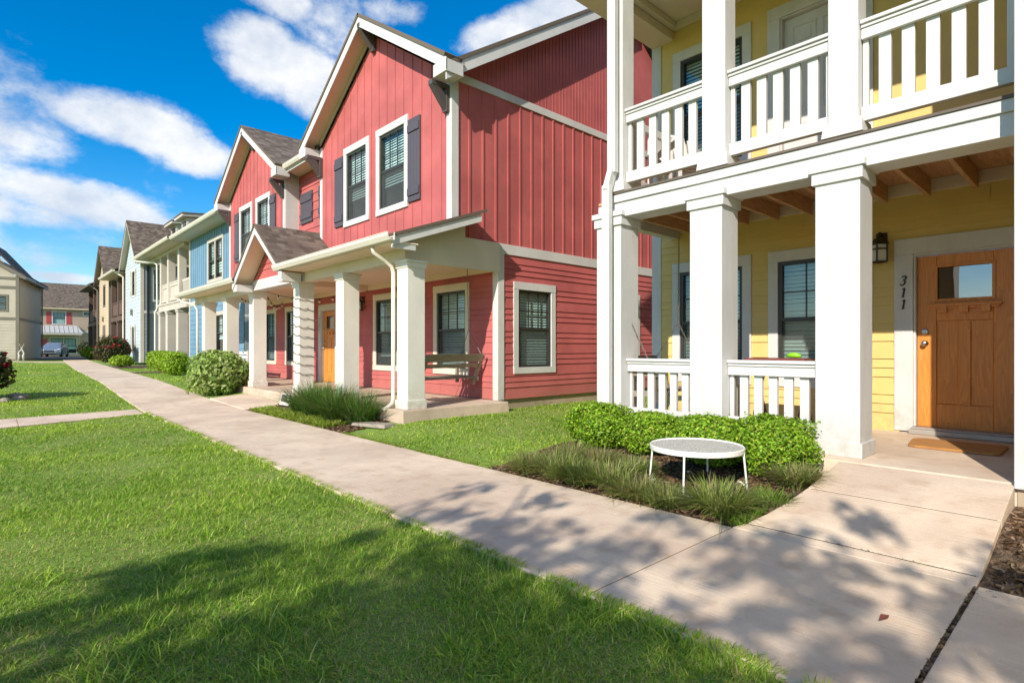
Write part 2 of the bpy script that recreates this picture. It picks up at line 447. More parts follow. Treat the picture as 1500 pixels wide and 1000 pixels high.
def battens(mb, pl, poly, holes=(), sp=.305, off=.15, w=.042, t=.019):
    u0 = min(u for u, _ in poly); u1 = max(u for u, _ in poly); u = u0 + off
    while u < u1 - .03:
        za, zb = zspan(poly, u); iv = [(za, zb)]
        for h in holes:
            if h[0] - w / 2 < u < h[1] + w / 2:
                nv = []
                for a, b in iv:
                    if h[2] > a: nv.append((a, min(b, h[2])))
                    if h[3] < b: nv.append((max(a, h[3]), b))
                iv = [q for q in nv if q[1] - q[0] > .02]
        for a, b in iv: mb.pbox(pl, u - w / 2, u + w / 2, a, b, .002, t)
        u += sp

LAP = [.2, .1, .1]
def hole(u0, u1, z0, z1, t=.06): return (u0 + t, u1 - t, z0 + t, z1 - t)

BR = random.Random(21)
def window(parent, pl, u0, u1, z0, z1, trim=.125, trimmat='white', sashes=1, detail=True, grid=(3, 2), sillz=.12, local=False, blind=.0, proud=.036, label=None, screen=True, blindmat='blind'):
    """a double hung window: trim boards, dark sash, muntins, glass, screen, blinds and a dark room behind"""
    B = lambda mb, n, m, p, bev=0: mb.build(n, m, p, bevel=bev, local=local)
    t = MB(); hd = trim * 1.15
    t.pbox(pl, u0, u1, z1 - hd, z1, -.02, proud)
    t.pbox(pl, u0, u0 + trim, z0 + sillz, z1 - hd, -.02, proud - .004); t.pbox(pl, u1 - trim, u1, z0 + sillz, z1 - hd, -.02, proud - .004)
    t.pbox(pl, u0, u1, z0, z0 + sillz, -.02, proud + .002)
    w = B(t, 'window', trimmat, parent, .004)
    if label: w['label'] = label
    a0, a1, b0, b1 = u0 + trim, u1 - trim, z0 + sillz, z1 - hd
    zm = b0 + (b1 - b0) * .5
    s = MB(); pane = MB(); fw = .045
    step = (a1 - a0) / sashes
    if sashes > 1:
        mu = MB()
        for k in range(1, sashes): mu.pbox(pl, a0 + k * step - .045, a0 + k * step + .045, b0, b1, -.03, proud - .006)
        B(mu, 'window_mullion', trimmat, w)
    for k in range(sashes):
        l = a0 + k * step + (.045 if k else 0); r = a0 + (k + 1) * step - (.045 if k < sashes - 1 else 0)
        s.pbox(pl, l, l + fw, b0, b1, -.075, .006); s.pbox(pl, r - fw, r, b0, b1, -.075, .006)
        s.pbox(pl, l + fw, r - fw, b1 - fw, b1, -.075, .006); s.pbox(pl, l + fw, r - fw, b0, b0 + fw, -.075, .006)
        s.pbox(pl, l + fw, r - fw, zm - .025, zm + .025, -.07, .0)
        if grid:
            for q in range(1, grid[0]):
                uu = l + fw + (r - l - 2 * fw) * q / grid[0]; s.pbox(pl, uu - .008, uu + .008, zm + .025, b1 - fw, -.045, -.026)
            for q in range(1, grid[1]):
                zz = zm + (b1 - fw - zm) * q / grid[1]; s.pbox(pl, l + fw, r - fw, zz - .008, zz + .008, -.046, -.027)
        pane.face([pl.P(l + fw, zm, -.034), pl.P(r - fw, zm, -.034), pl.P(r - fw, b1 - fw, -.034), pl.P(l + fw, b1 - fw, -.034)])
        pane.face([pl.P(l + fw, b0 + fw, -.055), pl.P(r - fw, b0 + fw, -.055), pl.P(r - fw, zm, -.055), pl.P(l + fw, zm, -.055)])
    B(s, 'window_sash', 'sash', w); B(pane, 'window_pane', 'glass', w)
    if detail and screen:
        sc = MB(); sc.face([pl.P(a0 + fw, b0 + fw, -.012), pl.P(a1 - fw, b0 + fw, -.012), pl.P(a1 - fw, zm - .02, -.012), pl.P(a0 + fw, zm - .02, -.012)])
        B(sc, 'insect_screen', 'screen', w)
    blind = blind or BR.choice((0, 0, 0, .06, .0, .12, .3))
    bl = MB(); z = b1 - .03; lo = b0 + (b1 - b0) * blind + .03; pitch = .052 if detail else .11
    while z > lo:
        j1, j2, tl = BR.uniform(-.004, .004), BR.uniform(-.004, .004), BR.uniform(.78, .94)
        bl.face([pl.P(a0 + .02, z + j1, -.115), pl.P(a1 - .02, z + j2, -.115), pl.P(a1 - .02, z + j2 - pitch * tl, -.088), pl.P(a0 + .02, z + j1 - pitch * tl, -.088)]); z -= pitch
    B(bl, 'window_blind', blindmat, w)
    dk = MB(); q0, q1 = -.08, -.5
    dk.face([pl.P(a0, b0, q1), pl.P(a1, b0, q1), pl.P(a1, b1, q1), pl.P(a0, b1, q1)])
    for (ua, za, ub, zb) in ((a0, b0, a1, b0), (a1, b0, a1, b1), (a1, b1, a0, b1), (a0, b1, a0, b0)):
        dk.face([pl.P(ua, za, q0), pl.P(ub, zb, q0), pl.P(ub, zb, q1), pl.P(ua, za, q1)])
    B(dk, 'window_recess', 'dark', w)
    return w

def shutter(parent, pl, u0, u1, z0, z1, mat='shutter', local=False, n=.0):
    s = MB(); k = 4; w = (u1 - u0) / k
    for q in range(k): s.pbox(pl, u0 + q * w + .002, u0 + (q + 1) * w - .002, z0, z1, n, n + .028)
    for zc in (z0 + .18, z1 - .18): s.pbox(pl, u0 + .015, u1 - .015, zc - .07, zc + .07, n + .028, n + .05)
    return s.build('shutter', mat, parent, bevel=.003, local=local)

def column(parent, x0, x1, y0, y1, z0, z1, mat='white', cap=.13, base=.12, flare=.02, local=False, wide=.045):
    c = MB(); c.box(x0, x1, y0, y1, z0, z1); col = c.build('column', mat, parent, bevel=.006, local=local)
    if base:
        b = MB(); b.box(x0 - flare, x1 + flare, y0 - flare, y1 + flare, z0, z0 + base); b.build('column_base', mat, col, bevel=.006, local=local)
    if cap:
        k = MB(); e = wide; k.box(x0 - e * .55, x1 + e * .55, y0 - e * .55, y1 + e * .55, z1 - cap, z1 - cap * .38)
        k.box(x0 - e, x1 + e, y0 - e, y1 + e, z1 - cap * .38, z1 - .002); k.build('column_capital', mat, col, bevel=.004, local=local)
    return col

def roof_plane(mb, e0, e1, r1, r0, th=.05, uoff=0.0):
    """shingled slab: eave from e0 to e1, ridge from r0 to r1 (r0 above e0)"""
    e0, e1, r1, r0 = map(Vector, (e0, e1, r1, r0))
    ud = (e1 - e0).normalized(); n = (e1 - e0).cross(r0 - e0).normalized()
    if n.z < 0: n = -n
    vd = n.cross(ud); 
    if vd.dot(r0 - e0) < 0: vd = -vd
    uv = [((p - e0).dot(ud) + uoff, (p - e0).dot(vd)) for p in (e0, e1, r1, r0)]
    lo = [p - n * th for p in (e0, e1, r1, r0)]; top = [e0, e1, r1, r0]
    mb.face(top, uv)
    mb.face([lo[3], lo[2], lo[1], lo[0]], [uv[3], uv[2], uv[1], uv[0]])
    for i in range(4):
        j = (i + 1) % 4; mb.face([top[i], top[j], lo[j], lo[i]], [(uv[i][0], .02), (uv[j][0], .02), (uv[j][0], .05), (uv[i][0], .05)])

def gutter_y(mb, x, y0, y1, z, w=.11, h=.11):     # k-style gutter running along Y, front lip at x
    prof = [(x + w, z), (x + w, z + h), (x + w - .01, z + h), (x + w - .01, z + .012), (x + w * .32, z + .012), (x + .012, z + h * .55), (x + .012, z + h), (x - .008, z + h), (x - .008, z + h * .92), (x, z + h * .9), (x, z + h * .55), (x + w * .3, z)]
    mb.prism([(a, y0, b) for a, b in prof], (0, y1 - y0, 0))

def bracket(parent, p, dx, h=.46, w=.12, mat='bracket', local=False):
    """knee brace under an overhang: p = top corner at the wall, dx = reach towards -X"""
    b = MB(); x, y, z = p
    b.box(x - .07, x, y - w / 2, y + w / 2, z - h, z)
    b.box(x - dx, x, y - w / 2 + .004, y + w / 2 - .004, z - .08, z)
    b.prism([(x - dx + .0, y - w / 2 + .01, z - .08), (x - dx + .2, y - w / 2 + .01, z - .08), (x - .07, y - w / 2 + .01, z - h + .24), (x - .07, y - w / 2 + .01, z - h + .03)], (0, w - .02, 0))
    return b.build('gable_bracket', mat, parent, bevel=.004, local=local)

def fast_mesh(name, verts, faces, cols, mat, parent=None, loc=(0, 0, 0), smooth=False):
    """verts (N,3), faces list of int arrays (n,k), cols (N,3)"""
    me = bpy.data.meshes.new(name); verts = np.asarray(verts, np.float32)
    me.vertices.add(len(verts)); me.vertices.foreach_set('co', verts.ravel())
    loops = np.concatenate([f.ravel() for f in faces]).astype(np.int32)
    tot = np.concatenate([np.full(len(f), f.shape[1], np.int32) for f in faces]); st = np.concatenate([[0], np.cumsum(tot)[:-1]]).astype(np.int32)
    me.loops.add(len(loops)); me.loops.foreach_set('vertex_index', loops)
    me.polygons.add(len(tot)); me.polygons.foreach_set('loop_start', st); me.polygons.foreach_set('loop_total', tot)
    if smooth: me.polygons.foreach_set('use_smooth', np.ones(len(tot), bool))
    me.update(calc_edges=True)
    ca = me.color_attributes.new('Col', 'FLOAT_COLOR', 'POINT')
    c4 = np.ones((len(verts), 4), np.float32); c4[:, :3] = cols; ca.data.foreach_set('color', c4.ravel())
    me.materials.append(M[mat] if isinstance(mat, str) else mat)
    o = bpy.data.objects.new(name, me); COL.objects.link(o); o.location = loc
    if parent: o.parent = parent
    return o

RNG = np.random.default_rng(7)
def smoothstep(a, b, x):
    t = np.clip((np.asarray(x, float) - a) / (b - a), 0, 1); return t * t * (3 - 2 * t)

def leaves(c, rad, n, size, cols, flat_top=0.0, seed=1, shell=.55, bumps=.18, up=.25, elong=1.6, zcut=None, flow=None):
    """verts, faces, colours of n small folded leaves through a lumpy crown"""
    r = np.random.default_rng(seed)
    d = r.normal(size=(n, 3)); d /= np.linalg.norm(d, axis=1)[:, None]
    ph = r.uniform(0, 6.28, (6,)); fr = r.uniform(2.2, 5.5, (6, 3))
    lump = sum(np.sin(d @ fr[i] + ph[i]) for i in range(6)) / 6
    rr = (shell + (1 - shell) * r.random(n) ** .6) * (1 + bumps * lump * 2.0)
    if flat_top:      # squarish, clipped shape
        mxn = np.max(np.abs(d), axis=1); rr *= (1 - flat_top) + flat_top / np.maximum(mxn, .58)
    rr = np.where(r.random(n) < .035, rr * r.uniform(1.02, 1.22, n), rr)
    p = d * rr[:, None] * np.asarray(rad) + np.asarray(c)
    nn = d + r.normal(size=(n, 3)) * .75 + np.array([0, 0, up]); nn /= np.linalg.norm(nn, axis=1)[:, None]
    a = np.cross(nn, r.normal(size=(n, 3))); a /= np.linalg.norm(a, axis=1)[:, None]; b = np.cross(nn, a)
    s = size * r.uniform(.6, 1.3, n)[:, None]
    v = np.stack([p - a * s * elong * .5, p + b * s * .42 + nn * s * .12, p + a * s * elong * .5, p - b * s * .42 + nn * s * .12], 1).reshape(-1, 3)
    if zcut is not None: v[:, 2] = np.maximum(v[:, 2], zcut)
    f = np.arange(4 * n).reshape(-1, 4)
    cols = np.asarray(cols); t = r.random(n); k = np.minimum((t * len(cols)).astype(int), len(cols) - 1)
    cc = cols[k] * r.uniform(.6, 1.3, (n, 1))
    return v, f, np.repeat(cc, 4, 0)

def blades(x, y, z, h, w, lean, leandir, cols, curl=.5, seed=3):
    """grass blades: two quads and a tip each, bending over"""
    r = np.random.default_rng(seed); n = len(x)
    base = np.stack([x, y, z], 1); ld = np.stack([np.cos(leandir), np.sin(leandir), np.zeros(n)], 1)
    side = np.stack([-np.sin(leandir + r.normal(0, .5, n)), np.cos(leandir), np.zeros(n)], 1)
    up = np.array([0, 0, 1.])
    def pt(t):
        return base + up * (h * (t - curl * lean * t * t * .6))[:, None] + ld * (h * lean * t * (t * .7 + .3))[:, None]
    w_ = (w / 2)[:, None]
    p0, p1, p2, p3 = pt(0), pt(.4), pt(.75), pt(1.)
    if n > 100000:
        p1 = pt(.5)
        v = np.stack([p0 - side * w_, p0 + side * w_, p1 + side * w_ * .8, p1 - side * w_ * .8, p3], 1).reshape(-1, 3)
        i = np.arange(n)[:, None] * 5
        return v, [i + np.array([[0, 1, 2, 3]]), i + np.array([[3, 2, 4]])], np.repeat(cols, 5, 0)
    v = np.stack([p0 - side * w_, p0 + side * w_, p1 + side * w_ * .9, p1 - side * w_ * .9, p2 + side * w_ * .65, p2 - side * w_ * .65, p3], 1).reshape(-1, 3)
    i = np.arange(n)[:, None] * 7
    return v, [i + np.array([[0, 1, 2, 3]]), i + np.array([[3, 2, 4, 5]]), i + np.array([[5, 4, 6]])], np.repeat(cols, 7, 0)

def pick(cols, n, r, var=.2):
    cols = np.asarray(cols); return cols[r.integers(0, len(cols), n)] * r.uniform(1 - var, 1 + var, (n, 1))
# ------------------------------------------------------------------ terrain, paths, beds
def zs(y): return np.interp(y, [12, 16, 21, 32, 57], [0, .07, .19, .30, .33])
def tz(x, y):
    x = np.asarray(x, float); y = np.asarray(y, float)
    rise = .12 * smoothstep(3.8, 4.9, x) * (1 - smoothstep(15, 20, y))
    left = .17 * smoothstep(30, 50, y) * (1 - smoothstep(-1, 3.2, x))
    und = .012 * np.sin(x * 1.7 + .6 * np.sin(y * 1.1)) * np.sin(y * 1.3 + 1) * (x < 2)
    return -.024 + zs(y) + rise + left + und
PY = [-8, 13, 21.5, 32, 45, 58]
def pl_(y): return np.interp(y, PY, [2.17, 2.17, 2.5, 2.78, 3.5, 4.3])
def pr_(y): return np.interp(y, PY, [3.72, 3.72, 4.02, 4.28, 5.0, 5.8])

def grid_sheet(name, xs, ys, zf, mat, dz=0.0):
    xs = np.asarray(xs); ys = np.asarray(ys); X, Y = np.meshgrid(xs, ys); Z = zf(X, Y) + dz
    v = np.stack([X, Y, Z], 2).reshape(-1, 3); nx = len(xs)
    f = [(j * nx + i, j * nx + i + 1, (j + 1) * nx + i + 1, (j + 1) * nx + i) for j in range(len(ys) - 1) for i in range(nx - 1)]
    me = bpy.data.meshes.new(name); me.from_pydata(v.tolist(), [], f)
    me.polygons.foreach_set('use_smooth', [True] * len(f)); me.materials.append(mat)
    o = bpy.data.objects.new(name, me); COL.objects.link(o); return o

def lawn_material():
    m, g = material('lawn_ground')
    tc = g.n('ShaderNodeTexCoord').outputs['Object']
    a = g.noise(tc, .35, 6); b = g.noise(tc, 2.6, 6, .65); c = g.noise(tc, 45, 5, .7)
    col = g.ramp(c, [(.25, (.09, .13, .022)), (.5, (.22, .34, .045)), (.75, (.38, .47, .10))])
    col = g.mix(g.mr(b, .56, .72, 0, .6), col, (.30, .27, .11))
    col = g.mix(g.mr(a, .4, .65, 0, .35), col, (.12, .24, .022))
    bs = pbsdf(g, Base_Color=col, Roughness=.9)
    bp = g.n('ShaderNodeBump', {'Strength': .8, 'Distance': .03, 'Height': c}); g.t.links.new(bp.outputs[0], bs.inputs['Normal'])
    return m
def mulch_material():
    m, g = material('mulch')
    tc = g.n('ShaderNodeTexCoord').outputs['Object']
    vo = g.n('ShaderNodeTexVoronoi', {'Vector': g.n('ShaderNodeMapping', {'Vector': tc, 'Scale': (38, 70, 20)}).outputs[0], 'Scale': 1.0})
    n = g.noise(tc, 60, 5, .7); n2 = g.noise(tc, 3, 4)
    col = g.ramp(g.n('ShaderNodeSeparateColor', {0: vo.outputs['Color']}).outputs[0], [(0, (.07, .04, .024)), (.5, (.16, .095, .055)), (1, (.30, .20, .125))])
    col = g.mix(g.mr(n, .35, .7, 0, .6), col, (.05, .03, .02))
    col = g.mix(g.mr(n2, .5, .75, 0, .5), col, (.25, .18, .10))
    bs = pbsdf(g, Base_Color=col, Roughness=.95)
    bp = g.n('ShaderNodeBump', {'Strength': 1.0, 'Distance': .02, 'Height': g.m('ADD', vo.outputs['Distance'], n)}); g.t.links.new(bp.outputs[0], bs.inputs['Normal'])
    return m
M['lawn'] = lawn_material(); M['mulch'] = mulch_material()

gx = np.concatenate([[-1500, -500, -180, -80, -40, -25], np.arange(-18, 3.5, .75), np.arange(3.5, 6, .2), np.arange(6, 20, 1.5), [25, 40, 80, 180, 500, 1500]])
gy = np.concatenate([[-1500, -400, -120, -50, -25, -12], np.arange(-8, 24, .6), np.arange(24, 62, 2), [70, 90, 120, 180, 400, 1500]])
tag(grid_sheet('ground', gx, gy, tz, M['lawn']), kind='structure')

def strip_slab(mb, pts_l, pts_r, th=.12):       # pts: [(x,y,z)] along both edges of one slab
    k = len(pts_l)
    for i in range(k - 1):
        a, b, c, d = pts_l[i], pts_r[i], pts_r[i + 1], pts_l[i + 1]
        mb.face([a, b, c, d])
        for p, q in ((a, d), (c, b)): mb.face([p, q, (q[0], q[1], q[2] - th), (p[0], p[1], p[2] - th)])
    for p, q in ((pts_l[0], pts_r[0]), (pts_l[-1], pts_r[-1])):
        mb.face([p, q, (q[0], q[1], q[2] - th), (p[0], p[1], p[2] - th)])

def slab_object(name, slabs, mat, th=.12, bev=.005):
    bm = bmesh.new()
    for L, Rr in slabs:
        k = len(L)
        tl = [bm.verts.new(p) for p in L]; tr = [bm.verts.new(p) for p in Rr]
        bl = [bm.verts.new((p[0], p[1], p[2] - th)) for p in L]; br = [bm.verts.new((p[0], p[1], p[2] - th)) for p in Rr]
        for i in range(k - 1):
            bm.faces.new((tl[i], tr[i], tr[i + 1], tl[i + 1])); bm.faces.new((tl[i], tl[i + 1], bl[i + 1], bl[i])); bm.faces.new((tr[i + 1], tr[i], br[i], br[i + 1]))
        bm.faces.new((tl[0], bl[0], br[0], tr[0])); bm.faces.new((tl[-1], tr[-1], br[-1], bl[-1]))
    bmesh.ops.recalc_face_normals(bm, faces=bm.faces)
    me = bpy.data.meshes.new(name); bm.to_mesh(me); bm.free(); me.materials.append(M[mat])
    o = bpy.data.objects.new(name, me); COL.objects.link(o)
    b = o.modifiers.new('bevel', 'BEVEL'); b.width = bev; b.segments = 3; b.limit_method = 'ANGLE'; b.angle_limit = R(40)
    return tag(o, kind='structure')

js = [-7, -5.2, -3.4, -1.4, .5, 1.8, 3.6, 5.42] + [5.42 + 1.8 * k for k in range(1, 30)]
slabs = []
for a, b in zip(js[:-1], js[1:]):
    g0 = .005; 
    if b == .5: b -= .004
    yy = [a + g0 + (.006 if abs(a - .5) < .01 else 0), (a + b) / 2, b - g0]
    slabs.append(([(float(pl_(y)), y, float(zs(y))) for y in yy], [(float(pr_(y)), y, float(zs(y))) for y in yy]))
slab_object('path', slabs, 'path')
dirt = [([(float(pl_(y)) + .02, y, float(zs(y)) - .006) for y in (js[0], 12, 16, 21, 32, 57)], [(float(pr_(y)) - .02, y, float(zs(y)) - .006) for y in (js[0], 12, 16, 21, 32, 57)])]
slab_object('path_joint_dirt', dirt, 'joint', .05, .001)
# walk up to the yellow house, sloping from the path to the porch slab
def wl(x): return float(np.interp(x, [3.73, 3.95, 4.3, 4.7, 5.3], [1.80, 1.72, 1.66, 1.63, 1.62]))
def wz(x): return float(np.interp(x, [3.73, 3.85, 4.63, 5.3], [0, .01, .145, .262]))
ws = []
for a, b in ((3.728, 3.842), (3.858, 4.622), (4.638, 5.290)):
    xx = [a + (b - a) * k / 4 for k in range(5)]
    ws.append(([(x, wl(x), wz(x)) for x in xx], [(x, .5, wz(x)) for x in xx]))
slab_object('front_walk', ws, 'path', .2, .004)
jm = MB()
for xj in (3.85, 4.63): jm.hexa([(xj - .012, .52, wz(xj) - .06), (xj + .012, .52, wz(xj) - .06), (xj + .012, wl(xj) - .02, wz(xj) - .06), (xj - .012, wl(xj) - .02, wz(xj) - .06), (xj - .012, .52, wz(xj - .012) - .0035), (xj + .012, .52, wz(xj + .012) - .0035), (xj + .012, wl(xj) - .02, wz(xj + .012) - .0035), (xj - .012, wl(xj) - .02, wz(xj - .012) - .0035)])
jm.box(5.288, 5.306, .52, 1.6, .1, .255)
tag(jm.build('front_walk_joint_dirt', 'joint'), kind='structure')
# walk to the red porch
slab_object('porch_walk', [([(3.735, 14.3, .07), (4.56, 14.45, .12)], [(3.735, 11.95, .008), (4.56, 11.75, .07)])], 'path', .2)
# side paths over the lawn
xs_ = np.linspace(-14, 2.13, 10)
cp = []
for a, b in zip(xs_[:-1], xs_[1:]):
    xx = [a + .004, b - .004]
    cp.append(([(x, 12.95 + (x - .1) * .17, float(zs(12.9)) - .004) for x in xx], [(x, 11.72 + (x - .1) * .36, float(zs(11.9)) - .004) for x in xx]))
slab_object('side_path', cp, 'path', .1)
xs_ = np.linspace(-12, 3.55, 10); cp = []
for a, b in zip(xs_[:-1], xs_[1:]):
    cp.append(([(x, 47.3, float(tz(x, 47.3)) + .045) for x in (a, b - .01)], [(x, 46.0, float(tz(x, 46)) + .045) for x in (a, b - .01)]))
slab_object('far_side_path', cp, 'path', .1)
# parking road at the far end
m_road = concrete('asphalt', (.055, .053, .05), .2, .3); M['road'] = m_road
rb = MB(); rb.face([(-60, 58.5, .335), (60, 58.5, .335), (60, 84, .335), (-60, 84, .335)]); tag(rb.build('road', 'road'), kind='structure')

bed = lambda n, x0, x1, y0, y1: tag(grid_sheet(n, np.linspace(x0, x1, 16), np.linspace(y0, y1, 20), tz, M['mulch'], .012), kind='structure')
bed('garden_bed', 3.725, 5.5, 1.6, 4.42); bed('garden_bed', 3.725, 5.4, -5, .53); bed('garden_bed', 3.725, 4.65, 7.75, 11.9)
bed('garden_bed', 4.15, 5.9, 26.5, 27.6); bed('garden_bed', 4.4, 6.2, 31.5, 36.2)

# ------------------------------------------------------------------ grass
LAWN = [(.36, .54, .055), (.46, .61, .085), (.25, .44, .04), (.54, .62, .15), (.15, .31, .025), (.40, .57, .065)]
STRAW = (.55, .47, .21)
def side_y(x): return 11.72 + (x - .1) * .36, 12.95 + (x - .1) * .17
def lawn_ok(x, y):
    s0, s1 = side_y(x)
    left = (x < pl_(y) + .022 + .02 * np.sin(y * 9) * np.sin(y * 23)) & ~((y > s0) & (y < s1)) & ~((y > 46) & (y < 47.3)) & (y < 58)
    mid = (x > 3.728) & (x < 9.8) & (y > 4.36 + .12 * np.sin(x * 7) - .12 * smoothstep(4.2, 5, x)) & (y < 7.75 - .35 * smoothstep(4.9, 4.4, x)) & ~((x > 7.6) & (y < 5.1)) & ~((x > 6.75) & (y > 7.66)) & ~((x > 4.55) & (y > 7.28) & (x < 6.9)) & ~((x > 5.28) & (y < 4.56))
    far = (x > pr_(y) - .01) & (x < 5.9 + (y > 28) * .2) & (((y > 16) & (y < 26.3)) | ((y > 28) & (y < 31.2)) | ((y > 36.4) & (y < 57))) & ~((x > 4.45) & (y < 20))
    return left | mid | far
def lawn_noise(x, y): return np.sin(x * 2.1 + 1.3 * np.sin(y * 1.7)) * np.sin(y * 2.4 + .8 * np.sin(x * 2.9)) + .5 * np.sin(x * 6.3 + y * 4.1) * np.sin(y * 7.7 - x * 2)
def make_lawn(n, seed):
    r = np.random.default_rng(seed)
    d = np.exp(r.uniform(math.log(1.45), math.log(32), n))
    lat = r.uniform(-1.35, 1.15, n) * d
    x = .7334 * lat + .68 * d; y = -.68 * lat + .7333 * d
    ok = lawn_ok(x, y); x, y, d = x[ok], y[ok], d[ok]
    n = len(x)
    ln = lawn_noise(x, y) + r.normal(0, .25, n)
    h = (.021 + .022 * r.random(n) ** 1.5) * (1 + .42 * np.clip(ln, -1, 1.2)) * np.where(d > 8, 1.12, 1)
    h = h * np.where(r.random(n) < .05, 1.6, 1)
    w = np.maximum(.0046, .00135 * d) * r.uniform(.7, 1.3, n)
    cols = pick(LAWN, n, r, .22)
    pt_ = np.sin(x * .9 + 1.7 * np.sin(y * .7)) * np.sin(y * 1.1 + 1.3 * np.sin(x * 1.4)) + r.normal(0, .35, n)
    cols = cols * (1 + .22 * np.clip(pt_, -1.3, 1.3))[:, None] * np.stack([1 + .12 * pt_, np.ones(n), np.ones(n)], 1)
    dry = (r.random(n) < np.clip(.14 - .26 * ln, .05, .6))[:, None]
    cols = np.where(dry, np.asarray(STRAW) * r.uniform(.6, 1.2, (n, 1)), cols)
    v, f, c = blades(x, y, tz(x, y) - .004, h * 1.15, w, r.uniform(.45, 1.7, n), r.uniform(0, 6.283, n), cols, .6, seed)
    return v, f, c
vv, ff, cc = make_lawn(680000, 11)
tag(fast_mesh('lawn_grass', vv, ff, cc, 'blade'), 'short green lawn grass with dry straw patches beside the path', 'grass', kind='stuff')
# coarse tufts standing out of the lawn
r = np.random.default_rng(5); X_, Y_ = [], []
for k in range(420):
    d = math.exp(r.uniform(math.log(1.5), math.log(11))); la = r.uniform(-1.2, .95) * d; x = .7334 * la + .68 * d; y = -.68 * la + .7333 * d
    if x < 2.1 and lawn_ok(np.array(x), np.array(y)) and lawn_noise(x, y) > -.35:
        m = r.integers(10, 26); X_.append(x + r.normal(0, .035, m)); Y_.append(y + r.normal(0, .035, m))
X_ = np.concatenate(X_); Y_ = np.concatenate(Y_); n = len(X_)
vv, ff, cc = blades(X_, Y_, tz(X_, Y_), r.uniform(.055, .105, n), r.uniform(.004, .0065, n), r.uniform(.5, 1.4, n), r.uniform(0, 6.28, n), pick(LAWN, n, r, .25) * 1.05, .6, 9)
tag(fast_mesh('lawn_tufts', vv, ff, cc, 'blade'), 'coarse longer grass tufts scattered through the lawn', 'grass', kind='stuff')

# longer grass hanging over the edges of the path
r = np.random.default_rng(15); n = 9000
Y_ = np.concatenate([np.exp(r.uniform(math.log(1.2), math.log(13.5), n)) - .6, r.uniform(4.4, 7.6, 2500)]); sd_ = np.concatenate([np.zeros(n), np.ones(2500)]); n = len(Y_)
X_ = np.where(sd_ < .5, pl_(Y_) + .012 - np.abs(r.normal(0, .035, n)), 3.735 + np.abs(r.normal(0, .03, n)))
s0, s1 = side_y(X_); ok = ~((Y_ > s0) & (Y_ < s1) & (sd_ < .5)) & (np.sin(Y_ * 5.1) + np.sin(Y_ * 13.7) + r.normal(0, .8, n) > -.6); X_, Y_, sd_ = X_[ok], Y_[ok], sd_[ok]; n = len(X_)
vv, ff, cc = blades(X_, Y_, tz(X_, Y_) - .004, r.uniform(.035, .085, n), r.uniform(.0035, .006, n) * np.maximum(1, Y_ / 4), r.uniform(.5, 1.5, n), np.where(sd_ < .5, 0, math.pi) + r.normal(0, .8, n), pick(LAWN + [STRAW], n, r, .25), .6, 16)
tag(fast_mesh('edge_grass', vv, ff, cc, 'blade'), 'untrimmed grass hanging over the edges of the concrete path', 'grass', kind='stuff')

# loose mulch chips
def chips(n, reg, seed):
    r = np.random.default_rng(seed); x0, x1, y0, y1 = reg
    x = r.uniform(x0, x1, n); y = r.uniform(y0, y1, n); z = np.where(x < 3.72, -.006, tz(x, y) + .014) + np.where(x < 3.72, .4, 1.0) * r.uniform(-.002, .012, n)
    a = r.uniform(0, 6.28, n); L = r.uniform(.010, .034, n) * (1 if x0 > 3.7 else .33); w = r.uniform(.003, .008, n); t = r.normal(0, .25, n)
    ux, uy = np.cos(a), np.sin(a)
    def P(s, q): return np.stack([x + ux * L * s - uy * w * q, y + uy * L * s + ux * w * q, z + t * L * s + .004 * q], 1)
    v = np.stack([P(-1, -1), P(1, -1), P(1, 1), P(-1, 1)], 1).reshape(-1, 3)
    c = np.repeat(pick([(.13, .075, .045), (.24, .15, .09), (.34, .24, .15), (.08, .05, .035), (.20, .11, .06)], n, r, .3), 4, 0)
    return v, np.arange(4 * n).reshape(-1, 4), c
V = []; F = []; Cc = []; k = 0
for i, (n, reg) in enumerate(((9000, (3.75, 5.30, 1.75, 4.4)), (4200, (3.76, 5.3, -1.2, .47)), (330, (2.2, 3.72, .494, .506)), (60, (3.6, 3.72, -.6, .49)), (1500, (3.75, 4.55, 7.7, 8.6)), (500, (3.75, 4.55, 11.2, 11.9)))):
    v, f, c = chips(n, reg, 40 + i)
    if i == 0:
        x = v[:, 0].reshape(-1, 4).mean(1); y = v[:, 1].reshape(-1, 4).mean(1)
        keep = np.array([yy > wl(xx) + .03 for xx, yy in zip(x, y)]); v = v.reshape(-1, 4, 3)[keep].reshape(-1, 3); c = c.reshape(-1, 4, 3)[keep].reshape(-1, 3); f = np.arange(len(v)).reshape(-1, 4)
    V.append(v); F.append(f + k); Cc.append(c); k += len(v)
tag(fast_mesh('mulch_chips', np.concatenate(V), [np.concatenate(F)], np.concatenate(Cc), 'leaf'), 'loose brown wood mulch chips covering the garden beds', 'mulch', kind='stuff')
# weeds in the walk joint
n = 260; X_ = 3.85 + r.normal(0, .008, n); Y_ = r.uniform(.62, 1.3, n); 
vv, ff, cc = blades(X_, Y_, np.full(n, .0), r.uniform(.006, .022, n), r.uniform(.003, .006, n), r.uniform(.4, 1.6, n), r.uniform(0, 6.28, n), pick([(.12, .14, .03), (.2, .17, .06), (.07, .09, .02)], n, r), .6, 2)
tag(fast_mesh('joint_weeds', vv, ff, cc, 'blade'), 'small weeds growing along the concrete joint of the front walk', 'weeds', kind='stuff')
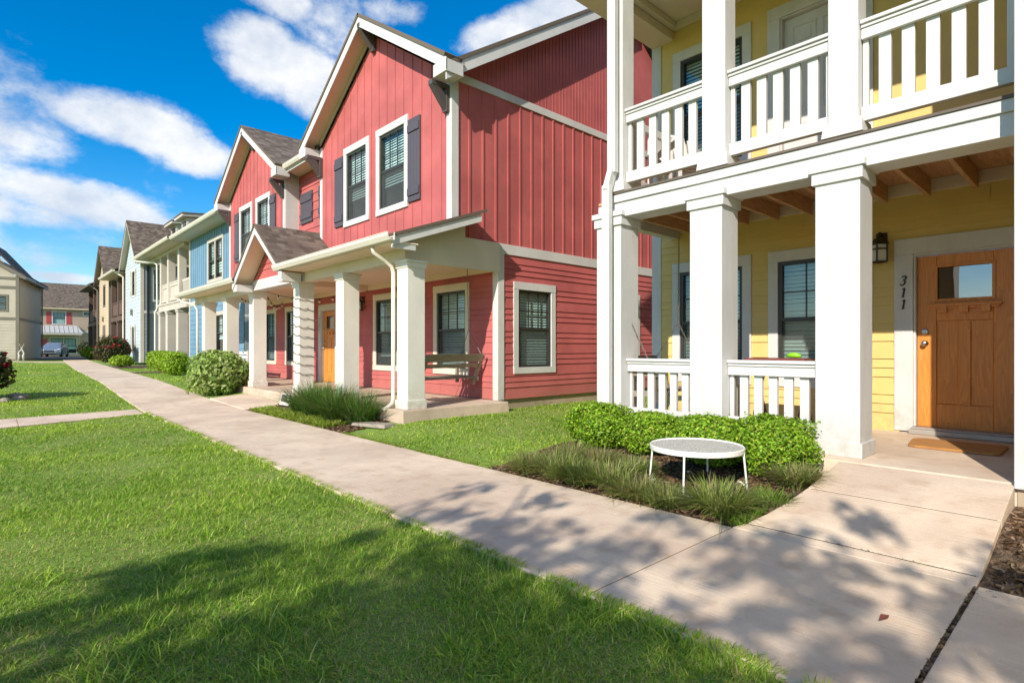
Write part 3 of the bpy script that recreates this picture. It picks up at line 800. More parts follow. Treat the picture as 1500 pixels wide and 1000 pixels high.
# ------------------------------------------------------------------ yellow house
YH = thing('yellow_house', 'yellow two storey house with white columned porch and balcony, front door numbered 311', 'house', (7.65, 2.5, .1))
YW = 7.65; F0 = .27; YL, YR = 4.97, .30
sb = MB(); sb.box(5.3, 7.9, YR, 4.52, .0, F0); sb.build('porch_slab', 'path', YH, .006)
fo = MB(); fo.box(7.7, 16, -6, 4.93, -.1, .27); fo.build('foundation', 'found', YH)
pl = FX(YW)
W1 = (3.42, 4.63, .72, 2.5); W2 = (1.98, 3.19, .72, 2.5); D1 = (.48, 1.76, .27, 2.46)
ld = MB(); siding(ld, pl, [(YR - 6, .27), (YL - .14, .27), (YL - .14, 2.95), (YR - 6, 2.95)], [hole(*W1), hole(*W2), (D1[0] + .05, D1[1] - .05, .27, 2.4)], [.205, .105, .105])
ld.build('lower_wall', 'yellow_h', YH)
U1 = (3.42, 4.62, 3.75, 5.68); UD = (1.98, 3.2, 3.12, 5.72)
up = MB(); siding(up, pl, [(YR - 6, 3.0), (YL - .14, 3.0), (YL - .14, 6.3), (YR - 6, 6.3)], [hole(*U1), (UD[0] + .05, UD[1] - .05, 3.1, 5.62)])
up.build('upper_wall', 'yellow', YH)
sd = MB(); spl = PL((0, YL, 0), (1, 0, 0), (0, 1, 0)); siding(sd, spl, [(7.79, .27), (16, .27), (16, 6.3), (7.79, 6.3)], (), [.205, .105, .105]); sd.build('side_wall', 'yellow_h', YH)
cb = MB(); cb.pbox(pl, YL - .14, YL + .022, .27, 6.2, -.14, .026); cb.build('corner_board', 'white', YH, .004)
tb = MB(); tb.pbox(pl, YR - 1, YL - .15, 2.95, 3.085, -.02, .045); tb.build('ledger_board', 'cream', YH, .004)
window(YH, pl, *W1); window(YH, pl, *W2); window(YH, pl, *U1)

def panel_door(parent, pl, u0, u1, z0, z1, mat, kind, trim=.18, hinge_low=True):
    """trim, slab door with window, dentil shelf and two long panels; handle on the high-u side"""
    t = MB(); th = z1; o0, o1 = u0 - trim, u1 + trim
    t.pbox(pl, o0, o1, z1, z1 + trim, -.03, .036); t.pbox(pl, o0, u0, z0 - .06, z1, -.03, .033); t.pbox(pl, u1, o1, z0 - .06, z1, -.03, .033)
    t.pbox(pl, u0, u0 + .022, z0, z1, -.09, .012); t.pbox(pl, u1 - .022, u1, z0, z1, -.09, .012); t.pbox(pl, u0 + .022, u1 - .022, z1 - .022, z1, -.09, .012)
    door = t.build('front_door' if kind == 'oak' else 'balcony_door', 'white', parent, .004)
    a0, a1, b0, b1 = u0 + .026, u1 - .026, z0, z1 - .026; n = -.055; w = a1 - a0
    d = MB()
    if kind == 'oak':
        g0, g1, gz0, gz1 = a0 + w * .24, a1 - w * .2, b1 - .50, b1 - .13
        d.pbox(pl, a0, g0, b0, b1, n - .045, n); d.pbox(pl, g1, a1, b0, b1, n - .045, n); d.pbox(pl, g0, g1, gz1, b1, n - .045, n); d.pbox(pl, g0, g1, gz0 - .23, gz0, n - .045, n)
        mid = (g0 + g1) / 2 - .0; p0, p1 = b0 + .26, gz0 - .23
        d.pbox(pl, g0, g1, b0, p0, n - .045, n); d.pbox(pl, mid - .055, mid + .055, p0, p1, n - .045, n)
        d.pbox(pl, g0, mid - .055, p0, p1, n - .045, n - .014); d.pbox(pl, mid + .055, g1, p0, p1, n - .045, n - .014)
        for (q0, q1, r0, r1) in ((g0 - .02, g0 + .012, gz0 - .02, gz1 + .02), (g1 - .012, g1 + .02, gz0 - .02, gz1 + .02), (g0 + .012, g1 - .012, gz1 - .012, gz1 + .02), (g0 + .012, g1 - .012, gz0 - .02, gz0 + .012)):
            d.pbox(pl, q0, q1, r0, r1, n, n + .012)
        leafo = d.build('door_panel', mat, door, .006)
        s = MB(); s.pbox(pl, g0 - .07, g1 + .07, gz0 - .075, gz0 - .045, n, n + .055); s.pbox(pl, g0 - .05, g1 + .05, gz0 - .10, gz0 - .075, n, n + .03)
        for q in (.12, .5, .88):
            c = g0 + (g1 - g0) * q; s.pbox(pl, c - .04, c + .04, gz0 - .145, gz0 - .075, n, n + .05)
        s.build('door_shelf', mat, door, .003)
        pn = MB(); pn.face([pl.P(g0, gz0, n - .02), pl.P(g1, gz0, n - .02), pl.P(g1, gz1, n - .02), pl.P(g0, gz1, n - .02)]); pn.build('door_pane', 'doorglass', door)
        dk = MB(); dk.pbox(pl, g0, g1, gz0, gz1, n - .06, n - .03); dk.build('door_backing', 'dark', door)
    else:
        d.pbox(pl, a0, a1, b0, b1, n - .045, n)
        for (q0, q1, r0, r1) in ((.12, .46, .12, .42), (.54, .88, .12, .42), (.12, .46, .48, .78), (.54, .88, .48, .78), (.12, .46, .84, .95), (.54, .88, .84, .95)):
            U0, U1, Z0, Z1 = a0 + w * q0, a0 + w * q1, b0 + (b1 - b0) * r0, b0 + (b1 - b0) * r1
            d.pbox(pl, U0, U1, Z0, Z0 + .02, n, n + .012); d.pbox(pl, U0, U1, Z1 - .02, Z1, n, n + .012); d.pbox(pl, U0, U0 + .02, Z0 + .02, Z1 - .02, n, n + .012); d.pbox(pl, U1 - .02, U1, Z0 + .02, Z1 - .02, n, n + .012)
            d.pbox(pl, U0 + .06, U1 - .06, Z0 + .06, Z1 - .06, n, n + .008)
        d.build('door_panel', mat, door, .003)
    hu = a1 - .07
    h = MB(); c = pl.P(hu, b0 + .93, n)
    def knob(mb, z, prof):
        i = len(mb.v); k = 14
        for rr, dd in prof:
            for a in range(k):
                t = 2 * math.pi * a / k; mb.v.append(tuple(pl.P(hu + rr * math.cos(t), z + rr * math.sin(t), n + dd)))
        for q in range(len(prof) - 1):
            for a in range(k):
                b = (a + 1) % k; mb.f.append((i + q * k + a, i + q * k + b, i + (q + 1) * k + b, i + (q + 1) * k + a))
        mb.f.append(tuple(i + (len(prof) - 1) * k + a for a in range(k)))
    knob(h, b0 + .93, [(.034, 0), (.034, .008), (.016, .014), (.012, .035), (.026, .042), (.030, .055), (.024, .068), (.006, .072)])
    h.build('door_handle', 'metal', door, smooth=True)
    if kind == 'oak':
        h2 = MB(); knob(h2, b0 + 1.06, [(.033, 0), (.033, .012), (.026, .02), (.014, .022), (.012, .026), (.0, .026)]); h2.build('door_lock', 'metal', door, smooth=False)
    return door
yd = panel_door(YH, pl, .66, 1.58, .345, 2.28, 'oak', 'oak')
th = MB(); th.box(7.5, 7.74, .62, 1.60, .272, .325); th.box(7.53, 7.72, .64, 1.585, .325, .343); th.build('door_threshold', 'alu', yd, .006)
panel_door(YH, pl, 2.13, 3.04, 3.13, 5.56, 'white', 'plain', .16)

def digit(mb, pl, ch, u, z, h, n, dirn=-1):
    """house number stroke figures, italic; dirn -1: reading direction runs towards lower u"""
    if ch == '3': st = [[(.08, .86), (.25, .98), (.5, 1.), (.68, .86), (.62, .68), (.42, .57), (.3, .54), (.5, .5), (.66, .36), (.6, .14), (.38, .0), (.14, .02), (.0, .14)]]
    elif ch == '1': st = [[(.12, .84), (.4, 1.), (.4, .02)], [(.16, .02), (.64, .02)]]
    elif ch == '0': st = [[(.35 + .3 * math.cos(t), .5 + .5 * math.sin(t)) for t in np.linspace(0, 6.283, 16)]]
    else: st = [[(.62, .62), (.45, .48), (.2, .52), (.06, .72), (.2, .95), (.45, 1.), (.62, .85), (.62, .5), (.45, .1), (.15, .0)]]
    for s in st:
        pts = [pl.P(u + dirn * (x * h * .62 + y * h * .16), z + y * h, n) for x, y in s]
        rr = [h * .035 + h * .05 * abs((pts[min(i + 1, len(pts) - 1)] - pts[max(0, i - 1)]).normalized().z) for i in range(len(pts))]
        mb.tube(pts, rr, 6)
nb = MB()
for k, ch in enumerate('311'): digit(nb, pl, ch, 1.70, 1.935 - .135 * k, .105, .04)
nb.build('house_number', 'black', YH)

def lantern(parent, pl, u, z):
    b = MB(); b.pbox(pl, u - .055, u + .055, z + .06, z + .20, 0, .03)
    b.beam(pl.P(u, z + .15, .02), pl.P(u, z + .19, .10), .03, .03); b.beam(pl.P(u, z + .19, .10), pl.P(u, z + .13, .13), .025, .025)
    c = pl.P(u, z, .13)
    b.lathe(c, [(.10, .055), (.095, .07), (.05, .125), (.02, .14), (.01, .17)], 4)
    for a in range(4):
        t = math.pi / 2 * a; x, y = .082 * math.cos(t), .082 * math.sin(t); b.box(c.x + x - .008, c.x + x + .008, c.y + y - .008, c.y + y + .008, c.z - .14, c.z + .06)
    for zz in (-.145, .0): 
        pts = [(c.x + .082 * math.cos(math.pi / 2 * a), c.y + .082 * math.sin(math.pi / 2 * a), c.z + zz) for a in range(4)]
        for q in range(4): b.beam(pts[q], pts[(q + 1) % 4], .014, .014)
    l = b.build('wall_lantern', 'darkmetal', parent)
    gl = MB(); gl.lathe(c, [(.07, -.135), (.07, .052)], 4); gl.build('lantern_glass', 'frost', l)
    return l
lantern(YH, pl, 1.885, 2.36)

# porch columns, beam and joists
for y0 in (1.52, 2.77, 4.03): column(YH, 5.5, 5.86, y0, y0 + .36, F0, 2.86, 'white', .17, .13, .022)
bm_ = MB(); bm_.box(5.53, 5.84, .52, 4.2, 2.79, 2.965); bm_.box(5.505, 5.84, .52, 4.22, 2.967, 3.06)
bm_.box(5.845, 7.6, 4.50, 4.64, 2.86, 3.06); bm_.build('porch_beam', 'white_h', YH, .004)
fl = MB(); fl.box(5.49, 5.67, .52, 4.24, 3.062, 3.085); fl.build('deck_edge', 'deckedge', YH); fl = MB(); fl.box(5.675, 5.88, .52, 4.2, 3.087, 3.12); fl.box(5.88, 7.64, .52, 4.66, 3.087, 3.12); fl.build('balcony_floor', 'deckwood', YH)
js_ = MB()
y = .6
while y < 4.4: js_.box(5.885, 7.60, y, y + .04, 2.90, 3.085); y += .405
js_.box(5.845, 5.88, .52, 4.05, 2.86, 3.085)
jo = js_.build('floor_joists', 'deckwood', YH, .002)
# balcony columns
for y0, y1 in ((1.54, 1.78), (2.745, 3.0), (4.02, 4.25)):
    c = MB(); c.box(5.52, 5.75, y0, y1, 3.12, 5.9); cc_ = c.build('balcony_column', 'white', YH, .006)
    b = MB(); b.hexa([(5.475, y0 - .045, 3.09), (5.795, y0 - .045, 3.09), (5.795, y1 + .045, 3.09), (5.475, y1 + .045, 3.09), (5.49, y0 - .03, 3.22), (5.78, y0 - .03, 3.22), (5.78, y1 + .03, 3.22), (5.49, y1 + .03, 3.22)])
    b.build('column_base', 'white', cc_, .006)

def rail_y(parent, x, y0, y1, z0, z1, pitch, bw, capw=.14, botz=.1, th=.04, lip=0.0):
    """railing along Y: cap, top and bottom rails, and one mesh per baluster"""
    rr = MB(); rr.box(x - capw / 2, x + capw / 2, y0, y1, z1 - .032, z1); rr.box(x - .05, x + .05, y0, y1, z1 - .062, z1 - .034)
    rr.box(x - .035, x + .005, y0, y1, z1 - .155, z1 - .064)
    ra = rr.build('railing', 'white_h', parent, .005)
    br = MB(); br.box(x - .035, x + .005, y0, y1, z0, z0 + botz); br.box(x - .05, x + .02, y0, y1, z0 - .03, z0 - .001); br.build('bottom_rail', 'white_h', ra, .005)
    n = max(1, int(round((y1 - y0) / pitch))); p = (y1 - y0) / n
    for k in range(n + 1):
        c = y0 + k * p; a, b = max(y0 + .002, c - bw / 2), min(y1 - .002, c + bw / 2)
        m = MB(); m.box(x + .007, x + .007 + th, a, b, z0 + .02, z1 - .07); m.build('baluster', 'white', ra, .003)
    return ra
for y0, y1 in ((3.005, 4.015), (1.785, 2.74), (.53, 1.535)): rail_y(YH, 5.62, y0, y1, 3.225, 4.07, .166, .092)
for y0, y1 in ((1.885, 2.765), (3.135, 4.025)): rail_y(YH, 5.66, y0, y1, .42, 1.10, .150, .082)
rs = MB(); rs.box(5.80, 7.62, 4.10, 4.16, 3.97, 4.06); rs.box(5.80, 7.62, 4.11, 4.15, 3.22, 3.33)
x = 5.86
while x < 7.5: rs.box(x, x + .09, 4.115, 4.145, 3.32, 3.98); x += .185
rs.build('side_railing', 'white_h', YH, .004)
# header, ceiling and roof of the balcony
hd = MB(); hd.box(5.5, 5.76, .3, 4.98, 5.9, 6.2); hd.box(5.76, 7.65, 4.62, 4.98, 5.9, 6.2); hd.build('balcony_header', 'cream', YH, .006)
ce = MB(); ce.box(5.77, 7.64, .0, 4.61, 6.12, 6.16); ce.box(7.56, 7.64, .0, 4.61, 6.03, 6.115); ce.box(5.77, 7.55, 4.53, 4.61, 6.03, 6.115); ce.build('balcony_ceiling', 'cream', YH)
ce = MB(); ce.box(5.0, 5.49, -6, 5.3, 6.2, 6.23); ce.build('eave_soffit', 'soffit', YH); ce = MB(); ce.box(5.5, 16, 4.99, 5.3, 6.2, 6.23); ce.build('rake_soffit', 'soffit', YH)
rf = MB(); roof_plane(rf, (4.95, -6, 6.24), (4.95, 5.35, 6.24), (10.6, 5.35, 9.9), (10.6, -6, 9.9), .06); roof_plane(rf, (16.3, 5.35, 6.24), (16.3, -6, 6.24), (10.6, -6, 9.9), (10.6, 5.35, 9.9), .06)
rf.build('roof', 'roof', YH)
fc = MB(); fc.prism([(4.98, 5.27, 6.2), (10.6, 5.27, 9.8), (10.6, 5.27, 9.55), (5.4, 5.27, 6.2)], (0, .05, 0)); fc.build('rake_board', 'cream', YH); fc = MB(); fc.box(4.95, 5.0, -6, 5.26, 6.05, 6.22); fc.build('fascia', 'cream', YH)
gt = MB(); gutter_y(gt, 4.83, .6, 5.33, 6.08, .12, .12); gt.build('roof_gutter', 'gutter', YH)
gw = MB(); siding(gw, spl, [(7.7, 6.3), (14, 6.3), (10.6, 9.6)], ()); gw.build('gable_wall', 'yellow', YH)
ds = MB()
ds.beam((5.0, 4.10, 6.1), (5.42, 4.10, 5.78), .07, .09, (0, 1, 0)); ds.box(5.40, 5.48, 4.045, 4.155, 3.30, 5.82)
ds.beam((5.44, 4.10, 3.36), (5.40, 4.155, 3.1), .075, .11, (1, 0, 0)); ds.box(5.36, 5.435, 4.10, 4.21, 0.12, 3.16)
ds.build('downspout', 'white', YH, .008)
# projecting end of the next unit at the right edge
wg = MB(); wpl = FX(5.30); siding(wg, wpl, [(-6, .2), (.34, .2), (.34, 6.3), (-6, 6.3)], (), [.205, .105, .105]); wg.face([(5.30, .48, .2), (7.65, .48, .2), (7.65, .48, 6.3), (5.30, .48, 6.3)]); wg.build('projecting_wall', 'yellow_h', YH)
wc = MB(); wc.box(5.245, 5.40, .34, .50, .24, 6.3); wc.build('corner_board', 'white', YH, .005)
wf = MB(); wf.box(5.29, 7.6, -6, .485, -.1, .238); wf.build('foundation', 'found', YH)
# ------------------------------------------------------------------ red house
RH = thing('red_house', 'red two storey house with two front gables, white trim and a long columned porch', 'house', (6.8, 13.7, .1))
XW, XU, XR = 6.8, 5.75, 6.12            # porch wall, gable walls, recess wall
Y0, Y1, Y2, Y3 = 7.71, 12.86, 15.04, 19.74
SL = .65
pl = FX(XW); pu = FX(XU); ps = FY(Y0)
sb = MB(); sb.hexa([(4.58, 7.36, -.05), (6.78, 7.36, -.05), (6.78, 20.0, -.05), (4.58, 20.0, -.05), (4.60, 7.40, .27), (6.78, 7.40, .27), (6.78, 20.0, .27), (4.60, 20.0, .27)])
sb.build('porch_slab', 'slab', RH, .015)
fo = MB(); fo.box(6.82, 15, Y0 + .03, 20, -.2, .29); fo.build('foundation', 'found', RH)
# porch wall (lap siding, in the shade of the porch)
PW = [(8.52, 9.72, .7, 2.5), (11.03, 12.23, .7, 2.5), (18.5, 19.7, .7, 2.5), (16.55, 17.75, .7, 2.5)]
RD = (14.27, 15.15)
m = MB(); siding(m, pl, [(Y0 + .12, .28), (20.05, .28), (20.05, 2.95), (Y0 + .12, 2.95)], [hole(*w) for w in PW] + [(RD[0] - .1, RD[1] + .1, .28, 2.4)], [.21, .105, .105]); m.build('porch_wall', 'red_h', RH)
for w in PW: window(RH, pl, *w, trimmat='cream')
rd = panel_door(RH, pl, RD[0], RD[1], .3, 2.27, 'oak', 'oak', .16)
nb = MB()
for k, ch in enumerate('309'): digit(nb, pl, ch, 15.28, 1.95 - .15 * k, .115, .04)
nb.build('house_number', 'metal', RH)
lantern(RH, pl, 12.72, 2.3)
# side wall towards the camera
SW = (7.17, 8.32, .74, 2.47); SW2 = (10.08, 11.24, .74, 2.47)
m = MB(); siding(m, ps, [(XW + .13, .28), (15, .28), (15, 2.95), (XW + .13, 2.95)], [hole(*SW), hole(*SW2)], [.21, .105, .105]); m.build('side_wall_lower', 'red_h', RH)
window(RH, ps, *SW); window(RH, ps, *SW2)
BB = [(XU + .14, 3.135), (15, 3.135), (15, 5.79), (XU + .14, 5.79)]
m = MB(); siding(m, ps, BB); battens(m, ps, BB, sp=.305, off=.24); m.build('side_wall_upper', 'red', RH)
zr = lambda x: 5.85 + .646 * (x - 5.4) - .12
GW = [(XU, 5.93), (15.3, 5.93), (15.3, zr(15.3) - 6.2), (10.5, zr(10.5)), (XU, zr(XU))]
GW = [(XU + .02, 5.93), (15.2, 5.93), (10.5, zr(10.5)), (XU + .02, zr(XU + .02))]
m = MB(); siding(m, ps, GW)
u = XU + .1
while u < 10.4:
    m.pbox(ps, u, u + .012, 5.94, min(zr(u), 9.1) - .01, .004, .010); u += .1
m.build('side_gable_wall', 'red', RH)
m = MB(); m.pbox(ps, XU + .13, 15, 5.79, 5.93, -.02, .03); m.pbox(ps, 5.9, 15, 2.95, 3.135, -.02, .03); m.build('band_board', 'white_h', RH, .004)
m = MB(); m.box(XU - .022, XU + .13, Y0 - .03, Y0 + .12, 3.0, 5.95); m.box(XW - .026, XW + .13, Y0 - .03, Y0 + .12, .27, 2.95); m.build('corner_board', 'white', RH, .005)
# gable walls
def gable(yA, yB, zb, nb_bat=True):
    mid = (yA + yB) / 2; h = (yB - yA) / 2 * SL
    return [(yA, zb), (yB, zb), (yB, 5.95), (mid, 5.95 + h), (yA, 5.95)]
G1 = gable(Y0 + .12, Y1 - .12, 3.02); G2 = gable(Y2 + .12, Y3 - .12, 3.02)
GW1 = [(10.51, 11.64, 3.87, 5.60), (9.04, 10.22, 3.87, 5.60)]
GW2 = [(17.57, 18.72, 3.87, 5.60), (16.1, 17.25, 3.87, 5.60)]
for gp, gws in ((G1, GW1), (G2, GW2)):
    m = MB(); hs = [hole(*w) for w in gws]; siding(m, pu, gp, hs); battens(m, pu, gp, hs, sp=.305, off=.16, w=.022, t=.016); m.build('gable_wall', 'red', RH)
    for w in gws: window(RH, pu, *w)
    a = max(w[1] for w in gws); b = min(w[0] for w in gws)
    shutter(RH, pu, a + .015, a + .42, 3.93, 5.46, n=.014); shutter(RH, pu, b - .42, b - .015, 3.93, 5.46, n=.014)
for (xa, xb, ya, yb) in ((XU - .022, XU + .05, Y1 - .12, Y1), (XU - .022, XU + .05, Y2, Y2 + .12), (XU - .022, XU + .05, Y3 - .12, Y3 + .02), (XU + .001, XR, Y2 - .022, Y2 - .001), (XU + .052, XR, Y1 + .001, Y1 + .02)):
    m = MB(); m.box(xa, xb, ya, yb, 3.02, 5.93); m.build('corner_trim', 'white', RH, .004)
# recess wall with two dummy shutters
pr = FX(XR); m = MB(); siding(m, pr, [(Y1 + .02, 3.0), (Y2 - .02, 3.0), (Y2 - .02, 5.9), (Y1 + .02, 5.9)], (), [.22, .22]); m.build('recess_wall', 'red_h', RH)
for u0, u1 in ((14.12, 14.85), (13.25, 13.72)): shutter(RH, pr, u0, u1, 4.5, 5.3, n=.02)
# end wall far side, back
m = MB(); m.face([(XU, Y3, 3), (15, Y3, 3), (15, Y3, 6), (XU, Y3, 6)]); m.face([(XW, 20.05, .2), (15, 20.05, .2), (15, 20.05, 3), (XW, 20.05, 3)]); m.face([(15, Y0, .2), (15, 20, .2), (15, 20, 6), (15, Y0, 6)]); m.face([(XU, Y0 + .02, 3.0), (XW, Y0 + .02, 3.0), (XW, 20.05, 3.0), (XU, 20.05, 3.0)]); m.build('back_wall', 'red_h', RH)

# roofs
TH = .06
rf = MB(); XM = 10.5; zm = lambda x: 5.85 + .646 * (x - 5.4)
XQ = XU + .12
roof_plane(rf, (XQ, 7.36, zm(XQ)), (XQ, 20.05, zm(XQ)), (XM, 20.05, zm(XM)), (XM, 7.36, zm(XM)), TH)
roof_plane(rf, (XR - .45, Y1 + .1, zm(XR - .45)), (XR - .45, Y2 - .1, zm(XR - .45)), (XQ, Y2 - .1, zm(XQ)), (XQ, Y1 + .1, zm(XQ)), TH)
roof_plane(rf, (5.40, 7.36, zm(5.40)), (5.40, 7.68, zm(5.40)), (XQ, 7.68, zm(XQ)), (XQ, 7.36, zm(XQ)), TH)
roof_plane(rf, (15.6, 20.05, zm(XM) - .646 * 5.1), (15.6, 7.36, zm(XM) - .646 * 5.1), (XM, 7.36, zm(XM)), (XM, 20.05, zm(XM)), TH)
XG = 5.37
def gable_roof(rf, yA, yB, apex_z, ov=.36):
    mid = (yA + yB) / 2; half = (yB - yA) / 2 + ov; ze = apex_z - half * SL
    xa = max(XG + .1, 5.4 + (ze - 5.85) / .646 + .12); xb = 5.4 + (apex_z - 5.85) / .646 + .12      # valley with the main roof
    q = .072; dz = .20; fr = MB(); so = MB(); fz = MB()
    for s in (-1, 1):
        roof_plane(rf, (XG - .02, mid + s * half, ze), (xa, mid + s * half, ze), (xb, mid, apex_z), (XG - .02, mid, apex_z), TH)
        fr.prism([(XG, mid, apex_z - q), (XG, mid + s * half, ze - q), (XG, mid + s * half, ze - q - dz), (XG, mid, apex_z - q - dz)], (.025, 0, 0))
        so.face([(XG + .025, mid, apex_z - q - .01), (XG + .025, mid + s * half, ze - q - .01), (XU + .02, mid + s * half, ze - q - .01), (XU + .02, mid, apex_z - q - .01)])
        fz.prism([(XU - .025, mid, apex_z - q - .02), (XU - .025, mid + s * (half - ov), ze + ov * SL - q - .02), (XU - .025, mid + s * (half - ov), ze + ov * SL - q - .14), (XU - .025, mid, apex_z - q - .14)], (.024, 0, 0))
        a, b = sorted((mid + s * half, mid + s * (half - ov)))
        er = MB(); er.box(XG + .003, XU - .026, a, b, ze - .285, ze - .085); er.build('eave_return', 'white_h', RH, .003)
        bracket(RH, (XU - .024, mid + s * (half - .44), ze - .285), .36)
    bracket(RH, (XU - .024, mid, apex_z - .20), .36)
    fr.build('rake_board', 'white_h', RH, .003); so.build('rake_soffit', 'soffit', RH); fz.build('frieze_board', 'cream', RH)
    return mid, half, ze
AP1, AP2 = 7.88, 7.72
m1 = gable_roof(rf, Y0, Y1, AP1); m2 = gable_roof(rf, Y2, Y3, AP2)
# recess eave: fascia, soffit and gutter
ze0 = zm(XR - .45)
so_ = MB(); so_.face([(XR - .42, Y1 + .3, ze0 - .2), (XR + .02, Y1, ze0 - .2), (XR + .02, Y2, ze0 - .2), (XR - .42, Y2 - .3, ze0 - .2)])
so_.build('recess_soffit', 'soffit', RH); fa = MB(); fa.box(XR - .47, XR - .44, Y1 + .33, Y2 - .33, ze0 - .24, ze0 - .05); fa.build('recess_fascia', 'white_h', RH)
fa = MB(); so_ = MB()
# side rake over the camera-facing wall
fa.prism([(5.40, 7.38, zm(5.40) - .07), (XM, 7.38, zm(XM) - .07), (XM, 7.38, zm(XM) - .29), (5.40, 7.38, zm(5.40) - .29)], (0, .025, 0))
so_.face([(5.42, 7.405, zm(5.42) - .10), (XM, 7.405, zm(XM) - .10), (XM, Y0 + .01, zm(XM) - .10), (5.42, Y0 + .01, zm(5.42) - .10)])
fa.build('side_rake_board', 'white_h', RH, .003); so_.build('side_rake_soffit', 'soffit', RH); fa = MB()
fa.prism([(XU + .1, Y0 - .03, zm(XU + .1) - .11), (XM, Y0 - .03, zm(XM) - .11), (XM, Y0 - .03, zm(XM) - .25), (XU + .1, Y0 - .03, zm(XU + .1) - .25)], (0, .028, 0))
fa.build('side_frieze_board', 'cream', RH)
fa = MB(); so_ = MB()
# porch roof: two shed roofs and the entry gable between
PE, PZ = 4.35, 2.92
pz = lambda x: PZ + .36 * (x - PE)
roof_plane(rf, (PE - .03, 7.22, pz(PE - .03)), (PE - .03, 11.62, pz(PE - .03)), (XR, 11.62, pz(XR)), (XR, 7.22, pz(XR)), .05)
roof_plane(rf, (PE - .03, 14.42, pz(PE - .03)), (PE - .03, 20.1, pz(PE - .03)), (XU, 20.1, pz(XU)), (XU, 14.42, pz(XU)), .05)
roof_plane(rf, (XU + .002, 11.6, pz(XU)), (XU + .002, 14.45, pz(XU)), (XR, 14.45, pz(XR)), (XR, 11.6, pz(XR)), .05)
EG0, EG1 = 11.46, 14.6; em = (EG0 + EG1) / 2; ea = 3.98; ES = .74; XE = 4.30
for s in (-1, 1):
    h = (EG1 - EG0) / 2; ez = ea - h * ES
    a, b = (XE - .02, em + s * h, ez), (XR + .02, em + s * h, ez); c, d = (XR + .02, em, ea), (XE - .02, em, ea)
    if s > 0: roof_plane(rf, a, b, c, d, .05)
    else: roof_plane(rf, b, a, d, c, .05)
    fa.prism([(XE, em, ea - .055), (XE, em + s * h, ez - .055), (XE, em + s * h, ez - .20), (XE, em, ea - .23)], (.025, 0, 0))
    so_.face([(XE + .025, em, ea - .065), (XE + .025, em + s * h, ez - .065), (4.74, em + s * h, ez - .065), (4.74, em, ea - .065)])
    ya, yb = sorted((em + s * h, em + s * (h - .24)))
    er = MB(); er.box(XE + .026, 4.70, ya, yb, ez - .24, ez - .07); er.build('eave_return', 'white_h', RH, .003)
rf.build('roof', 'roof', RH)
fa.build('entry_rake_board', 'white_h', RH, .003); so_.build('entry_soffit', 'soffit', RH)
m = MB(); siding(m, FX(4.745), [(11.72, 2.86), (14.36, 2.86), (em, 3.86)], (), [.2, .13]); m.build('pediment', 'red_h', RH)
# porch frame
m = MB(); m.box(4.72, 5.0, 11.72, 14.5, 2.62, 2.86); m.build('entry_beam', 'white_h', RH, .005)
for ya, yb in ((7.64, 11.70), (14.52, 20.0)): m = MB(); m.box(4.79, 5.01, ya, yb, 2.60, 2.9); m.build('porch_beam', 'cream', RH, .005)
m = MB(); m.prism([(4.80, Y0 - .06, 2.60), (XW + .0, Y0 - .06, 2.60), (XW, Y0 - .06, 3.13), (XU + .25, Y0 - .06, 3.13), (XU + .25, Y0 - .06, pz(XU + .25) - .06), (4.80, Y0 - .06, pz(4.80) - .06)], (0, .09, 0)); m.build('porch_end_panel', 'cream', RH, .004)
m = MB(); m.box(5.02, XW - .01, Y0 + .035, 20.0, 2.745, 2.775); m.box(PE + .02, 4.785, 7.26, 11.70, 2.79, 2.81); m.box(PE + .02, 4.785, 14.52, 20.08, 2.79, 2.81); m.box(6.72, XW - .012, Y0 + .13, 20.0, 2.62, 2.743)
m.box(5.02, XW - .02, 12.4, 12.52, 2.62, 2.743)
m.build('porch_ceiling', 'soffit', RH)
m = MB(); m.prism([(PE - .02, 7.24, pz(PE) - .06), (XU + .28, 7.24, pz(XU + .28) - .06), (XU + .28, 7.24, pz(XU + .28) - .19), (PE - .02, 7.24, pz(PE) - .19)], (0, .025, 0))
m.box(PE - .02, PE + .4, 7.27, 7.29, 2.70, 2.80); m.build('porch_rake_board', 'white_h', RH, .003)
m = MB(); m.box(PE - .0, PE + .02, 7.27, 11.66, 2.79, 2.905); m.box(PE, PE + .02, 14.45, 20.08, 2.79, 2.905); m.build('porch_fascia', 'cream', RH)
gt = MB(); gutter_y(gt, PE - .13, 7.20, 11.78, 2.80, .125, .115); gutter_y(gt, PE - .13, 14.4, 20.12, 2.80, .125, .115); gt.build('porch_gutter', 'gutter', RH)
gt = MB(); gutter_y(gt, XR - .58, Y1 + .34, Y2 - .34, ze0 - .17, .11, .11); gt.build('roof_gutter', 'gutter', RH)
ds = MB(); ds.tube([(4.34, 7.86, 2.80), (4.36, 7.86, 2.71), (4.55, 7.85, 2.60), (4.67, 7.845, 2.52), (4.70, 7.84, 2.42), (4.70, 7.84, .42), (4.68, 7.85, .34), (4.56, 7.90, .24)], .034, 8)
ds.build('downspout', 'gutter', RH, smooth=True)
ds = MB(); ds.tube([(4.34, 19.9, 2.80), (4.37, 19.88, 2.68), (4.60, 19.3, 2.55), (4.66, 19.2, 2.40), (4.67, 19.2, .4)], .032, 8); ds.build('downspout', 'gutter', RH, smooth=True)
for yc in (7.64, 9.80, 11.80, 14.60, 16.72, 18.85): column(RH, 4.74, 5.06, yc - .155, yc + .155, .27, 2.60 if yc not in (11.8, 14.6) else 2.62, 'colwhite', .12, .14, .022, wide=.035)

